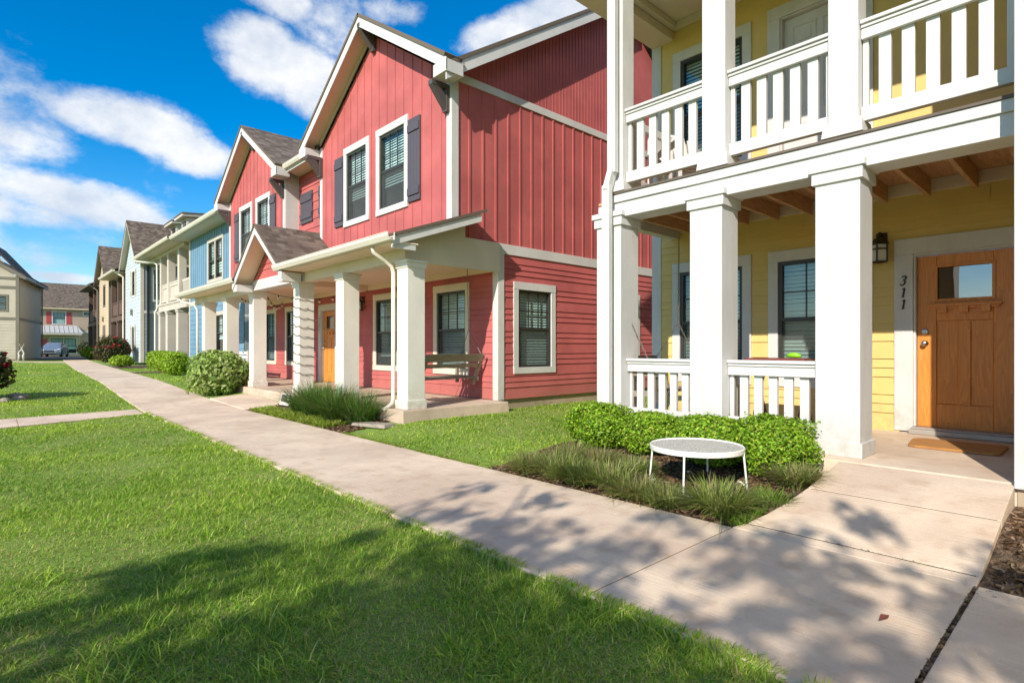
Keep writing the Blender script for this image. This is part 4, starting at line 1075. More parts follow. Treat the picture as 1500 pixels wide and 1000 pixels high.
# small gable porch light strings
SLT = thing('string_lights', 'string of small round bulbs hanging under the ceiling of the red porch', 'string lights', (5.3, 13.2, 2.6))
w = MB()
def sag(a, b, d, n=14):
    a, b = Vector(a), Vector(b)
    return [a.lerp(b, t) - Vector((0, 0, d * 4 * t * (1 - t))) for t in np.linspace(0, 1, n)]
bulbs = []
for a, b, d in (((5.05, 14.55, 2.66), (6.66, 13.0, 2.68), .22), ((5.05, 14.55, 2.66), (6.66, 17.6, 2.66), .24), ((5.05, 14.5, 2.64), (5.1, 16.6, 2.64), .16)):
    pts = sag(a, b, d); w.tube(pts, .006, 4); bulbs += pts[2:-1:2]
w.build('light_wire', 'black', SLT)
for p in bulbs:
    b = MB(); b.lathe(p, [(.012, -.005), (.016, -.05)], 8); c = b.build('bulb_socket', 'black', SLT)
    b = MB(); b.ball((p.x, p.y, p.z - .085), .032, 8); b.build('light_bulb', 'frost', SLT, smooth=True)
CW = thing('wrapped_light_cord', 'dark light cord with tiny bulbs wound around a white porch column', 'light cord', (4.9, 11.8, .3))
w = MB(); pts = []
zt = 2.35
x0, x1, ya, yb = 4.725, 5.075, 11.63, 11.97
ring = [(x0, yb), (x0, ya), (x1, ya), (x1, yb)]
for k in range(9 * 4):
    a, b = ring[k % 4], ring[(k + 1) % 4]
    for t in np.linspace(0, 1, 5)[:-1]:
        q = (k + t) / 36; pts.append(Vector((a[0] + (b[0] - a[0]) * t, a[1] + (b[1] - a[1]) * t, 2.3 - 1.75 * q + .02 * math.sin(k * 3.1 + t * 9))))
w.tube(pts, .006, 4)
rr_ = random.Random(3)
for i, p in enumerate(pts[::2]):
    dv = Vector((rr_.uniform(-.03, .03), rr_.uniform(-.03, .03), rr_.uniform(-.05, .03)))
    cx = Vector((4.9, 11.8, p.z)); out = (p - cx).normalized() * .03
    w.tube([p, p + dv + out], [.006, .004], 4)
w.build('light_cord', 'darkmetal', CW)
# ------------------------------------------------------------------ blue house with beige balcony
BH = thing('blue_house', 'blue two storey house with beige pillared balcony and roof dormers beyond the red house', 'house', (6.3, 26, .2))
XB = 6.3; p_ = FX(XB)
m = MB(); siding(m, p_, [(20.07, .4), (27.0, .4), (27.0, 3.0), (20.07, 3.0)], [hole(22.2, 23.4, 1.0, 2.6)], [.2]); m.build('lower_wall', 'blue_h', BH)
BBp = [(20.07, 3.18), (27.0, 3.18), (27.0, 5.85), (20.07, 5.85)]; BW = (22.35, 24.4, 3.75, 5.45)
m = MB(); siding(m, p_, BBp, [hole(*BW)]); battens(m, p_, BBp, [hole(*BW)], .3, .15); m.build('upper_wall', 'blue', BH)
m = MB(); m.pbox(p_, 20.07, 27.14, 3.0, 3.18, -.02, .03); m.pbox(p_, 27.0, 27.14, .4, 3.0, -.1, .03); m.pbox(p_, 27.0, 27.14, 3.18, 5.85, -.1, .03); m.build('trim_board', 'beige', BH)
window(BH, p_, *BW, trimmat='beige', sashes=2, detail=False); window(BH, p_, 22.2, 23.4, 1.0, 2.6, trimmat='beige', detail=False)
m = MB(); m.box(6.34, 12, 20.1, 33, -.1, .42); m.build('foundation', 'found', BH)
m = MB(); siding(m, FX(8.3), [(27.14, .4), (33, .4), (33, 6.1), (27.14, 6.1)], [hole(28.2, 29.4, 3.6, 5.6), hole(30.2, 31.5, 3.5, 5.6)], [.2]); m.face([(6.3, 27.14, .4), (8.3, 27.14, .4), (8.3, 27.14, 6.1), (6.3, 27.14, 6.1)]); m.build('balcony_wall', 'blue_h', BH)
window(BH, FX(8.3), 28.2, 29.4, 3.6, 5.6, trimmat='beige', detail=False); window(BH, FX(8.3), 30.2, 31.5, 3.5, 5.6, trimmat='beige', detail=False)
for yc in (28.7, 30.75, 32.3): column(BH, 6.15, 6.55, yc - .2, yc + .2, .35, 3.0, 'beige', .15, .14); column(BH, 6.2, 6.5, yc - .15, yc + .15, 3.36, 5.75, 'beige', 0, .12)
m = MB(); m.box(6.17, 6.4, 27.2, 32.55, 3.0, 3.28); m.box(6.13, 6.42, 27.17, 32.6, 3.28, 3.36); m.build('balcony_beam', 'beige', BH)
m = MB(); m.box(6.4, 8.29, 27.2, 32.55, 3.2, 3.36); m.build('balcony_floor', 'deckwood', BH)
m = MB(); m.box(6.2, 8.3, 27.2, 33, .2, .42); m.build('porch_slab', 'slab', BH)
for a, b in ((28.86, 30.59), (30.91, 32.14)):
    m = MB(); m.box(6.28, 6.34, a, b, 3.45, 4.25); m.box(6.24, 6.38, a, b, 4.25, 4.32); m.box(6.25, 6.28, a, b, 3.45, 3.58); m.box(6.25, 6.28, a, b, 4.12, 4.25); m.box(6.25, 6.28, a, a + .12, 3.58, 4.12); m.box(6.25, 6.28, b - .12, b, 3.58, 4.12); m.build('balcony_panel', 'beige', BH)
m = MB(); m.box(6.32, 6.36, 27.2, 28.5, 4.19, 4.3); m.box(6.3, 6.38, 27.2, 28.5, 3.45, 3.56)
for k in range(7): m.box(6.33, 6.35, 27.3 + k * .17, 27.39 + k * .17, 3.55, 4.2)
m.build('railing', 'beige', BH)
m = MB(); roof_plane(m, (5.62, 20.1, 5.98), (5.62, 27.45, 5.98), (11, 27.45, 8.0), (11, 20.1, 8.0), .06); roof_plane(m, (5.55, 27.5, 6.0), (5.55, 35.2, 6.0), (11, 35.2, 8.0), (11, 27.5, 8.0), .06); m.build('roof', 'roof', BH)
m = MB(); m.box(5.72, 6.3, 20.1, 27.4, 5.80, 5.84); m.box(5.70, 5.73, 20.1, 27.4, 5.80, 5.96); m.box(5.66, 8.3, 27.44, 35.0, 5.82, 5.86); m.box(5.64, 5.67, 27.44, 35.0, 5.82, 5.98); m.box(6.15, 6.5, 27.46, 34.9, 5.68, 5.815); m.box(5.68, 6.6, 27.405, 27.43, 5.78, 6.1); m.build('soffit', 'beige', BH)
gt = MB(); gutter_y(gt, 5.57, 20.3, 27.42, 5.83, .12, .12); gutter_y(gt, 5.50, 27.46, 35.2, 5.86, .12, .12); gt.build('roof_gutter', 'gutter', BH)
ds = MB(); ds.tube([(5.60, 35.0, 5.86), (5.64, 34.9, 5.75), (6.1, 33.2, 5.55), (6.15, 32.8, 5.4), (6.13, 32.65, 3.2), (6.05, 32.7, 3.0), (6.05, 32.7, .5)], .05, 6); ds.build('downspout', 'gutter', BH)
for (xa, ya, yb, zt) in ((7.5, 32.7, 33.85, 8.12), (7.9, 36.9, 38.2, 8.5)):
    d = MB(); d.box(xa, xa + 3.5, ya, yb, 6.3, zt); dm = d.build('dormer', 'blue_h', BH)
    t = MB(); t.box(xa - .03, xa - .004, ya - .02, ya + .16, 6.3, zt - .05); t.box(xa - .03, xa - .004, yb - .16, yb, 6.3, zt - .05); t.box(xa - .03, xa + .4, ya - .03, ya - .004, 6.3, zt - .05); t.box(xa - .03, xa - .004, ya + .16, yb - .16, zt - .25, zt - .05); t.box(xa - .03, xa - .004, ya + .16, yb - .16, 6.3, zt - .85); t.build('dormer_trim', 'beige', dm)
    q = MB(); q.box(xa - .02, xa - .008, ya + .3, yb - .3, zt - .8, zt - .3); q.build('dormer_pane', 'sash', dm)
    rr = MB(); roof_plane(rr, (xa - .35, ya - .35, zt + .02), (xa - .35, yb + .3, zt + .02), (xa + 3.6, yb + .3, zt + .35), (xa + 3.6, ya - .35, zt + .35), .05); rr.build('dormer_roof', 'roof', dm)
    s = MB(); s.hexa([(xa - .32, ya - .3, zt - .16), (xa + 3.5, ya - .3, zt + .15), (xa + 3.5, yb + .26, zt + .15), (xa - .32, yb + .26, zt - .16), (xa - .32, ya - .3, zt - .04), (xa + 3.5, ya - .3, zt + .28), (xa + 3.5, yb + .26, zt + .28), (xa - .32, yb + .26, zt - .04)]); s.build('dormer_fascia', 'beige', dm)

# ------------------------------------------------------------------ two further houses of the row (gable front, pillared balcony beyond)
def row_house(name, label, ya, yb, z0, wall, sidewall, trim, trim2, porch, apex, eave, XH=6.2, bal=6.0, shut=None, vent=False):
    H = thing(name, label, 'house', (XH, (ya + yb) / 2, z0))
    pf = FX(XH); pS = FY(ya); mid = (ya + yb) / 2
    sl = (apex - eave) / ((yb - ya) / 2 + .35)
    we = eave + .35 * sl - .12
    U = (mid - .75, mid + .35, eave - 1.95, eave - .3); Lw = (mid - .55, mid + .35, z0 + .6, z0 + 2.3)
    hs = [hole(*U)] + ([] if vent else [hole(*Lw)])
    m = MB(); siding(m, pf, [(ya + .14, z0 + .1), (yb - .1, z0 + .1), (yb - .1, we), (mid, apex - .2), (ya + .14, we)], hs, [.2]); m.build('front_wall', wall, H)
    window(H, pf, *U, trimmat=trim if not vent else 'taupe', detail=False)
    if vent:
        m = MB(); m.pbox(pf, mid - .7, mid + .4, z0 + 1.5, z0 + 2.6, 0, .05)
        for k in range(6): m.pbox(pf, mid - .65, mid + .35, z0 + 1.55 + k * .17, z0 + 1.62 + k * .17, .05, .07)
        m.build('wall_vent', 'taupe', H)
    else: window(H, pf, *Lw, trimmat=trim, detail=False)
    m = MB(); m.pbox(pf, mid + .0, mid + .22, z0 + 2.85, z0 + 3.2, .02, .12); m.build('meter_box', 'taupe', H)
    if shut:
        for w in (U, Lw):
            shutter(H, pf, w[0] - .3, w[0] - .02, w[2] + .1, w[3] - .05, shut, n=.02); shutter(H, pf, w[1] + .02, w[1] + .3, w[2] + .1, w[3] - .05, shut, n=.02)
    m = MB(); siding(m, pS, [(XH + .14, z0 + .1), (14, z0 + .1), (14, z0 + 2.85), (XH + .14, z0 + 2.85)], [], [.2]); m.build('side_wall_lower', sidewall, H)
    sw = (XH + .5, XH + 1.4, eave - 2.3, eave - .35)
    m = MB(); siding(m, pS, [(XH + .14, z0 + 3.02), (14, z0 + 3.02), (14, we), (XH + .14, we)], [hole(*sw)]); m.build('side_wall_upper', sidewall, H)
    window(H, pS, *sw, trimmat=trim, detail=False)
    m = MB(); m.box(XH - .025, XH + .14, ya - .03, ya + .14, z0 + .1, we); m.build('corner_board', trim2, H)
    m = MB(); m.pbox(pS, XH + .14, 14, z0 + 2.85, z0 + 3.02, -.02, .03); m.box(XH - .02, XH + .05, yb - .1, yb + .05, z0, we); m.build('band_board', trim, H)
    m = MB(); m.box(XH + .28, XH + .38, ya - .11, ya - .035, z0 + .1, eave - .3); m.build('downspout', 'black' if not vent else 'taupe', H)
    r = MB(); fa = MB(); s = MB(); half = (yb - ya) / 2 + .35; xf = XH - .35
    roof_plane(r, (14, mid - half, eave), (xf, mid - half, eave), (xf, mid, apex), (14, mid, apex), .06)
    roof_plane(r, (xf, mid + half, eave), (14, mid + half, eave), (14, mid, apex), (xf, mid, apex), .06); r.build('roof', 'roof', H)
    for k in (-1, 1):
        fa.prism([(xf + .02, mid, apex - .07), (xf + .02, mid + k * half, eave - .07), (xf + .02, mid + k * half, eave - .27), (xf + .02, mid, apex - .28)], (.025, 0, 0))
        s.face([(xf + .05, mid, apex - .09), (xf + .05, mid + k * half, eave - .09), (XH + .01, mid + k * half, eave - .09), (XH + .01, mid, apex - .09)])
    fa.box(xf + .05, 14, mid - half + .005, mid - half + .03, eave - .22, eave - .07); s.box(xf + .05, 14, mid - half + .03, ya, eave - .21, eave - .18)
    fa.build('fascia', trim2, H); s.build('soffit', trim2, H)
    # pillared balcony on the far side
    y0, y1 = yb + .1, yb + bal
    m = MB(); siding(m, FX(XH + 2), [(y0, z0), (y1, z0), (y1, eave), (y0, eave)], [], [.2]); m.build('balcony_wall', porch, H)
    for yc in (y0 + .5, (y0 + y1) / 2, y1 - .3): column(H, XH - .05, XH + .3, yc - .18, yc + .18, z0, z0 + 2.7, porch, .12, .12); column(H, XH - .02, XH + .26, yc - .14, yc + .14, z0 + 3.0, eave - .25, porch, 0, .1)
    m = MB(); m.box(XH - .02, XH + .2, y0, y1, z0 + 2.7, z0 + 3.0); m.box(XH + .2, XH + 1.99, y0, y1, z0 + 2.8, z0 + 2.98); m.build('balcony_beam', porch, H)
    m = MB(); m.box(XH + .04, XH + .1, y0, y1, z0 + 3.1, z0 + 3.9); m.box(XH, XH + .14, y0, y1, z0 + 3.9, z0 + 3.97); m.build('balcony_panel', porch, H)
    m = MB(); roof_plane(m, (XH - .6, y0 + .2, eave), (XH - .6, y1 + .6, eave), (14, y1 + .6, eave + 3.4), (14, y0 + .2, eave + 3.4), .06); m.build('balcony_roof', 'roof', H)
    m = MB(); m.box(XH - .52, XH + 2, y0 + .22, y1 + .5, eave - .2, eave - .17); m.box(XH - .55, XH - .525, y0 + .22, y1 + .55, eave - .2, eave - .05); m.build('balcony_soffit', trim2, H)
    gt = MB(); gutter_y(gt, XH - .67, y0 + .2, y1 + .6, eave - .17, .12, .12); gt.build('roof_gutter', 'gutter' if not vent else 'taupe', H)
    ds = MB(); ds.tube([(XH - .6, y0 + .6, eave - .1), (XH - .3, y0 + .3, eave - .35), (XH - .1, y0 + .2, eave - .5), (XH - .1, y0 + .2, z0 + .2)], .05, 6); ds.build('downspout', 'gutter' if not vent else 'taupe', H)
    return H
row_house('pale_blue_house', 'pale blue gabled house with grey side wall and dark brown balcony porch', 37.2, 41.9, .32, 'pale', 'grey', 'white', 'beige', 'brown', 8.72, 6.15, bal=5.9, shut='stone')
row_house('tan_house', 'tan gabled house with taupe trim and vent near the far end of the path', 48.6, 53.4, .33, 'tan', 'tan', 'taupe', 'taupe', 'brown', 8.75, 6.2, bal=6.5, vent=True)

# ------------------------------------------------------------------ grey house on the left, turned a little
GH = thing('grey_house', 'greige two storey house with dark taupe trim at left end of the lawn', 'house', (1.5, 53, .45), R(-11.6))
pG = FY(0); pS = PL((0, 0, 0), (0, 1, 0), (1, 0, 0)); e = 5.9
gw_ = (-3.4, -.55, 3.35, 4.55)
m = MB(); siding(m, pG, [(-9, 0), (-.16, 0), (-.16, 2.75), (-9, 2.75)], [], [.22]); m.build('front_wall_lower', 'stone', GH, local=True)
m = MB(); siding(m, pG, [(-9, 2.95), (-.16, 2.95), (-.16, 5.9), (-4.5, 8.9), (-9, 5.9)], [hole(*gw_)]); m.build('front_wall_upper', 'stone', GH, local=True)
m = MB(); siding(m, pS, [(.16, 0), (8, 0), (8, 2.75), (.16, 2.75)], [], [.22]); m.build('side_wall_lower', 'stone', GH, local=True)
m = MB(); siding(m, pS, [(.16, 2.95), (8, 2.95), (8, e), (.16, e)], []); 
u = .5
while u < 8: m.pbox(pS, u, u + .015, 2.96, e, .004, .012); u += .2
m.build('side_wall_upper', 'stone', GH, local=True)
m = MB(); m.pbox(pG, -9, -.16, 2.75, 2.95, -.02, .03); m.pbox(pG, -9, -.16, 4.95, 5.15, -.02, .03); m.pbox(pG, -9, -.16, 5.6, 5.78, -.02, .032); m.pbox(pS, .16, 8, 2.75, 2.95, -.02, .03); m.box(-.16, .03, -.03, .16, 0, 5.9); m.build('taupe_band', 'taupe', GH, local=True)
window(GH, pG, *gw_, trimmat='taupe', detail=False, local=True, sashes=2, grid=(3, 2), blindmat='dark')
m = MB(); roof_plane(m, (.45, -.4, e), (.45, 8.4, e), (-4.5, 8.4, e + 3.3), (-4.5, -.4, e + 3.3), .08); roof_plane(m, (-9.45, 8.4, e), (-9.45, -.4, e), (-4.5, -.4, e + 3.3), (-4.5, 8.4, e + 3.3), .08)
m.build('roof', 'roofg', GH, local=True)
m = MB(); m.prism([(.45, -.38, e - .1), (-4.5, -.38, e + 3.2), (-4.5, -.38, e + 2.95), (.1, -.38, e - .12), (.45, -.38, e - .3)], (0, .03, 0)); m.prism([(-9.45, -.38, e - .1), (-4.5, -.38, e + 3.2), (-4.5, -.38, e + 2.95), (-9.1, -.38, e - .12), (-9.45, -.38, e - .3)], (0, .03, 0)); m.box(.4, .44, -.34, 8.35, e - .26, e - .1); m.box(-.0, .40, -.34, 8.35, e - .2, e - .17); m.build('fascia', 'taupe', GH, local=True)
m = MB(); roof_plane(m, (-.4, 2.2, e + .52), (-.4, 8.0, e + .52), (-2.2, 8.0, e + 2.75), (-2.2, 2.2, e + 2.75), .08); roof_plane(m, (-4.4, 8.0, e + .4), (-4.4, 2.2, e + .4), (-2.2, 2.2, e + 2.75), (-2.2, 8.0, e + 2.75), .08); cg = m.build('cross_gable', 'roofg', GH, local=True)
m = MB(); m.face([(-.7, 2.6, e + .3), (-4.3, 2.6, e + .3), (-2.2, 2.6, e + 2.6)]); m.build('cross_gable_wall', 'stone', cg, local=True)
m = MB(); m.box(.05, .14, 7.86, 7.96, .1, e - .2); m.build('downspout', 'taupe', GH, local=True)
m = MB(); m.box(-8.95, -.02, .02, 7.98, -.6, .02); m.build('foundation', 'found', GH, local=True)

# ------------------------------------------------------------------ house across the road
FH = thing('clay_house', 'clay brown house with red shutters and pale metal porch roof behind the parked car', 'house', (6, 88, .3))
pf = FY(88); fw = (5.5, 6.9, 4.1, 5.75)
m = MB(); siding(m, pf, [(-6, .3), (24, .3), (24, 6.2), (-6, 6.2)], [hole(*fw), hole(8.5, 10.6, 5.2, 5.85), hole(5.3, 8.0, .5, 2.6)], [.2]); m.build('front_wall', 'clay', FH)
window(FH, pf, *fw, trimmat='white', detail=False); window(FH, pf, 8.5, 10.6, 5.2, 5.85, trim=.13, trimmat='white', detail=False, grid=None); window(FH, pf, 5.3, 8.0, .5, 2.6, trimmat='white', detail=False, sashes=2)
shutter(FH, pf, 5.0, 5.47, 4.2, 5.65, 'redsh', n=.02); shutter(FH, pf, 6.93, 7.4, 4.2, 5.65, 'redsh', n=.02)
m = MB(); m.pbox(pf, 2.6, 5.28, .3, 2.5, .02, .05); m.build('entry_panel', 'clay', FH); m = MB(); m.pbox(pf, 4.2, 5.1, .35, 2.35, .05, .08); m.build('entry_door', 'redsh', FH)
m = MB(); m.pbox(pf, -6, 24, 3.12, 3.35, -.02, .04); m.build('band_board', 'white', FH)
m = MB(); roof_plane(m, (-6.5, 87.5, 6.2), (24.5, 87.5, 6.2), (24.5, 92, 9.5), (-6.5, 92, 9.5), .08); roof_plane(m, (24.5, 96.5, 6.2), (-6.5, 96.5, 6.2), (-6.5, 92, 9.5), (24.5, 92, 9.5), .08); m.build('roof', 'roof', FH)
m = MB(); m.box(-6.5, 24.5, 87.5, 87.54, 5.95, 6.15); m.box(-6.5, 24.5, 87.54, 88, 5.97, 6.0); m.build('fascia', 'tan', FH)
m = MB(); m.prism([(1.5, 86.4, 3.1), (8.4, 86.4, 3.1), (8.0, 88, 4.0), (1.5, 88, 4.0)], (0, 0, -.06))
for k in range(15): m.beam((1.6 + k * .45, 86.4, 3.13), (1.6 + k * .45, 87.95, 4.0), .04, .05)
aw = m.build('metal_porch_roof', 'whiteroof', FH)
m = MB(); m.box(1.5, 8.3, 86.42, 86.5, 2.85, 3.04); m.beam((8.1, 86.55, 2.9), (8.1, 87.9, 1.6), .12, .12); m.beam((2, 86.55, 2.9), (2, 87.9, 1.6), .12, .12); m.build('porch_bracket', 'beige', FH)
m = MB(); m.face([(-6, 88.2, .3), (-6, 96, .3), (-6, 96, 6.2), (-6, 92, 9.3), (-6, 88.2, 6.2)]); m.face([(24, 88.2, .3), (24, 96, .3), (24, 96, 6.2), (24, 92, 9.3), (24, 88.2, 6.2)]); m.face([(-6, 96, .3), (24, 96, .3), (24, 96, 6.2), (-6, 96, 6.2)]); m.build('end_wall', 'clay', FH)

# ------------------------------------------------------------------ parked car
CAR = thing('parked_car', 'silver blue car parked nose first beside the grey house', 'car', (4.95, 76.0, .335), R(-14))
M['carpaint'] = flat('car_paint', (.30, .36, .42), .22, .55, .03); M['carglass'] = flat('car_glass', (.02, .03, .04), .06); M['tyre'] = flat('tyre', (.02, .02, .02), .8); M['lamp'] = flat('headlamp', (.75, .78, .8), .12)
def car_sections():
    # y (front at -2.3), half widths and heights: (y, sill z, belt z, roof z, w_sill, w_belt, w_roof)
    return [(-2.30, .38, .62, .64, .55, .62, .50), (-2.22, .26, .74, .78, .78, .82, .66), (-1.9, .22, .82, .90, .88, .90, .72), (-1.2, .22, .90, .99, .91, .92, .74), (-.95, .22, .93, 1.03, .91, .93, .76),
            (-.25, .22, .96, 1.42, .92, .93, .60), (.4, .22, .97, 1.50, .92, .93, .62), (1.2, .22, .98, 1.46, .92, .93, .60), (1.75, .24, 1.0, 1.2, .91, .92, .62), (2.1, .28, 1.0, 1.06, .88, .88, .66), (2.32, .42, .8, .86, .70, .74, .6)]
b = MB(); rings = []
for (y, zs0, zb, zr_, ws_, wb, wr) in car_sections():
    rings.append([(-ws_, y, zs0), (-wb, y, (zs0 + zb) / 2), (-wb * .985, y, zb), (-wr, y, zr_ - .04), (-wr * .7, y, zr_), (wr * .7, y, zr_), (wr, y, zr_ - .04), (wb * .985, y, zb), (wb, y, (zs0 + zb) / 2), (ws_, y, zs0)])
for A, B_ in zip(rings[:-1], rings[1:]):
    for k in range(9): b.face([A[k], A[k + 1], B_[k + 1], B_[k]])
    b.face([A[9], A[0], B_[0], B_[9]])
b.face(rings[0][::-1]); b.face(rings[-1])
bo = b.build('body', 'carpaint', CAR, local=True)
def off(p, d): return tuple(Vector(p) + Vector(d))
w = MB(); A, B_ = rings[4], rings[5]
w.face([off(A[3], (.06, -.012, .012)), off(A[6], (-.06, -.012, .012)), off(B_[6], (-.04, -.02, -.05)), off(B_[3], (.04, -.02, -.05))]); w.build('windscreen', 'carglass', CAR, local=True)
for s in (0, 1):
    w = MB()
    for i in (4, 5, 6, 7):
        A, B_ = rings[i], rings[i + 1]; q = (2, 3) if s == 0 else (7, 6); dx = -.012 if s == 0 else .012
        w.face([off(A[q[0]], (dx, .03, .03)), off(B_[q[0]], (dx, -.03, .03)), off(B_[q[1]], (dx, -.03, -.02)), off(A[q[1]], (dx, .03, -.02))])
    w.build('side_window', 'carglass', CAR, local=True)
    sx_ = -1 if s == 0 else 1
    for yy in (-1.42, 1.42):
        t = MB(); i = len(t.v); k = 20
        pr_f = [(.20, .0), (.33, .0), (.34, -.04), (.34, -.19), (.30, -.21)]
        for rr, xx in pr_f:
            for a in range(k):
                th_ = 2 * math.pi * a / k; t.v.append((sx_ * (.945 + xx), yy + rr * math.cos(th_), .34 + rr * math.sin(th_)))
        for q in range(len(pr_f) - 1):
            for a in range(k): c_ = (a + 1) % k; t.f.append((q * k + a, q * k + c_, (q + 1) * k + c_, (q + 1) * k + a))
        wh = t.build('wheel', 'tyre', CAR, local=True)
        rm = MB(); k = 14
        rm.v += [(sx_ * .94, yy + .21 * math.cos(6.283 * a / k), .34 + .21 * math.sin(6.283 * a / k)) for a in range(k)]; rm.f.append(tuple(range(k))); rm.build('wheel_rim', 'metal', wh, local=True)
    h = MB(); h.hexa([(sx_ * .42, -2.30, .66), (sx_ * .80, -2.16, .70), (sx_ * .86, -1.95, .78), (sx_ * .5, -2.1, .74), (sx_ * .42, -2.285, .74), (sx_ * .80, -2.15, .80), (sx_ * .88, -1.85, .87), (sx_ * .5, -2.05, .82)]); h.build('headlight', 'lamp', CAR, local=True)
    mi = MB(); mi.box(sx_ * .95 - .09, sx_ * .95 + .09, -.78, -.66, .98, 1.1); mi.build('wing_mirror', 'carpaint', CAR, .02, local=True)
gr = MB(); gr.box(-.42, .42, -2.325, -2.28, .50, .66); gr.box(-.5, .5, -2.325, -2.26, .32, .40); gr.build('grille', 'black', CAR, .01, local=True)
# ------------------------------------------------------------------ plants
BOX = [(.20, .38, .016), (.27, .47, .025), (.34, .54, .05), (.15, .30, .014), (.30, .50, .03)]
DK = [(.05, .10, .018), (.07, .13, .025), (.09, .16, .03)]
def shrub(name, label, cat, x, y, rad, n, size, cols, group=None, flat_top=.35, seed=1, zc=None, lift=.04, core=True, shell=.6, bumps=.12, stems=3, mat='leaf', elong=1.6):
    z0 = float(tz(x, y)); t = thing(name, label, cat, (x, y, z0), 0, group)
    cz = rad[2] + lift
    v, f, c = leaves((0, 0, cz), rad, n, size, cols, flat_top, seed, shell, bumps, zcut=.0, elong=elong)
    if core:
        r = np.random.default_rng(seed + 99); k = n // 3
        v2, f2, c2 = leaves((0, 0, cz), tuple(q * .72 for q in rad), k, size * 2.2, cols, flat_top, seed + 5, .75, bumps, zcut=.0)
        f2 = f2 + len(v); v = np.concatenate([v, v2]); f = np.concatenate([f, f2]); c = np.concatenate([c, c2])
    fast_mesh('foliage', v, [f], c, mat, t)
    s = MB(); rr = random.Random(seed)
    for k in range(stems):
        a = rr.uniform(0, 6.28); q = rr.uniform(.3, .7)
        s.tube([(rr.uniform(-.04, .04), rr.uniform(-.04, .04), -.03), (rad[0] * q * .4 * math.cos(a), rad[1] * q * .4 * math.sin(a), cz * .7), (rad[0] * q * math.cos(a), rad[1] * q * math.sin(a), cz * 1.25)], [.014, .01, .004], 5)
    s.build('stem', 'bark', t, local=True)
    return t
for i, (x, y, rx, ry, rz_, lab) in enumerate(((5.04, 3.98, .31, .35, .235, 'round clipped boxwood at the lawn end of the row by the yellow porch'), (5.06, 3.33, .29, .32, .215, 'clipped boxwood second from the lawn under the porch railing'),
                                         (5.06, 2.68, .30, .35, .22, 'clipped boxwood directly behind the round white table'), (5.08, 2.08, .31, .33, .245, 'largest clipped boxwood beside the big porch column by the front walk'))):
    shrub('boxwood_shrub', lab, 'shrub', x, y, (rx, ry, rz_), 13000, .021, BOX + [(.40, .46, .06), (.12, .22, .014)], 'boxwoods in front of the yellow porch', .30, 20 + i, bumps=.15, stems=9)
GOLD = [(.30, .46, .03), (.38, .52, .05), (.22, .37, .02)]
hl = ['bright clipped hedge ball nearest the pale blue house', 'bright clipped hedge ball below the beige balcony', 'low bright hedge ball in front of the blue wall', 'bright hedge ball close to the big pale shrub']
for i, (x, y, r_) in enumerate(((5.55, 28.9, .55), (5.5, 27.4, .5), (5.35, 25.7, .48), (5.2, 24.4, .45))):
    shrub('hedge_shrub', hl[i], 'shrub', x, y, (r_, r_ * 1.1, .42), 2600, .06, GOLD, 'bright hedges before the blue house', .4, 40 + i, bumps=.08)
shrub('variegated_shrub', 'large rounded pale green variegated shrub at the red porch corner beside the path', 'shrub', 4.2, 15.35, (.68, .75, .52), 5200, .075, [(.22, .33, .06), (.40, .52, .16), (.30, .43, .09), (.52, .60, .26), (.16, .27, .05)], None, .2, 51, bumps=.16, shell=.6)
shrub('green_shrub', 'low bright green shrub at foot of the red rose bush', 'shrub', 4.80, 33.6, (.5, .5, .28), 1500, .07, GOLD, None, .2, 52)
shrub('golden_shrub', 'bright green round shrub near the far end of the path', 'shrub', 6.4, 58.0, (.9, 1.2, .55), 1400, .11, GOLD, None, .3, 53)
shrub('dark_shrub', 'dull dark shrub before the clay house wall', 'shrub', 8.4, 79, (1.3, 1.2, .8), 1600, .14, [(.07, .09, .03), (.10, .10, .045), (.06, .07, .025)], None, .2, 54)
def rose(label, x, y, rad, n, nf, seed):
    t = shrub('rose_bush', label, 'rose bush', x, y, rad, n, .085, [(.05, .085, .02), (.085, .06, .03), (.10, .12, .035), (.12, .06, .035), (.04, .07, .018)], 'red rose bushes', .05, seed, lift=.12, bumps=.26, shell=.45, stems=6)
    r = np.random.default_rng(seed)
    for k in range(nf):
        d = r.normal(size=3); d[2] = abs(d[2]) * .8; d /= np.linalg.norm(d); p = d * np.array(rad) * 1.02 + np.array([0, 0, rad[2] + .12])
        v, f, c = leaves(p, (.055, .055, .05), 42, .05, [(.48, .012, .03), (.60, .03, .05), (.38, .008, .02)], 0, seed * 50 + k, .5, .1)
        fast_mesh('rose_flower', v, [f], c, 'petal', t)
    return t
rose('dark rose bush with red blooms on the lawn at the left edge', -.50, 17.2, (.85, .85, .58), 4600, 16, 61)
rose('tall reddish rose bush with red blooms beside the pale blue house', 5.1, 38.4, (.85, 1.0, .72), 5200, 22, 62)

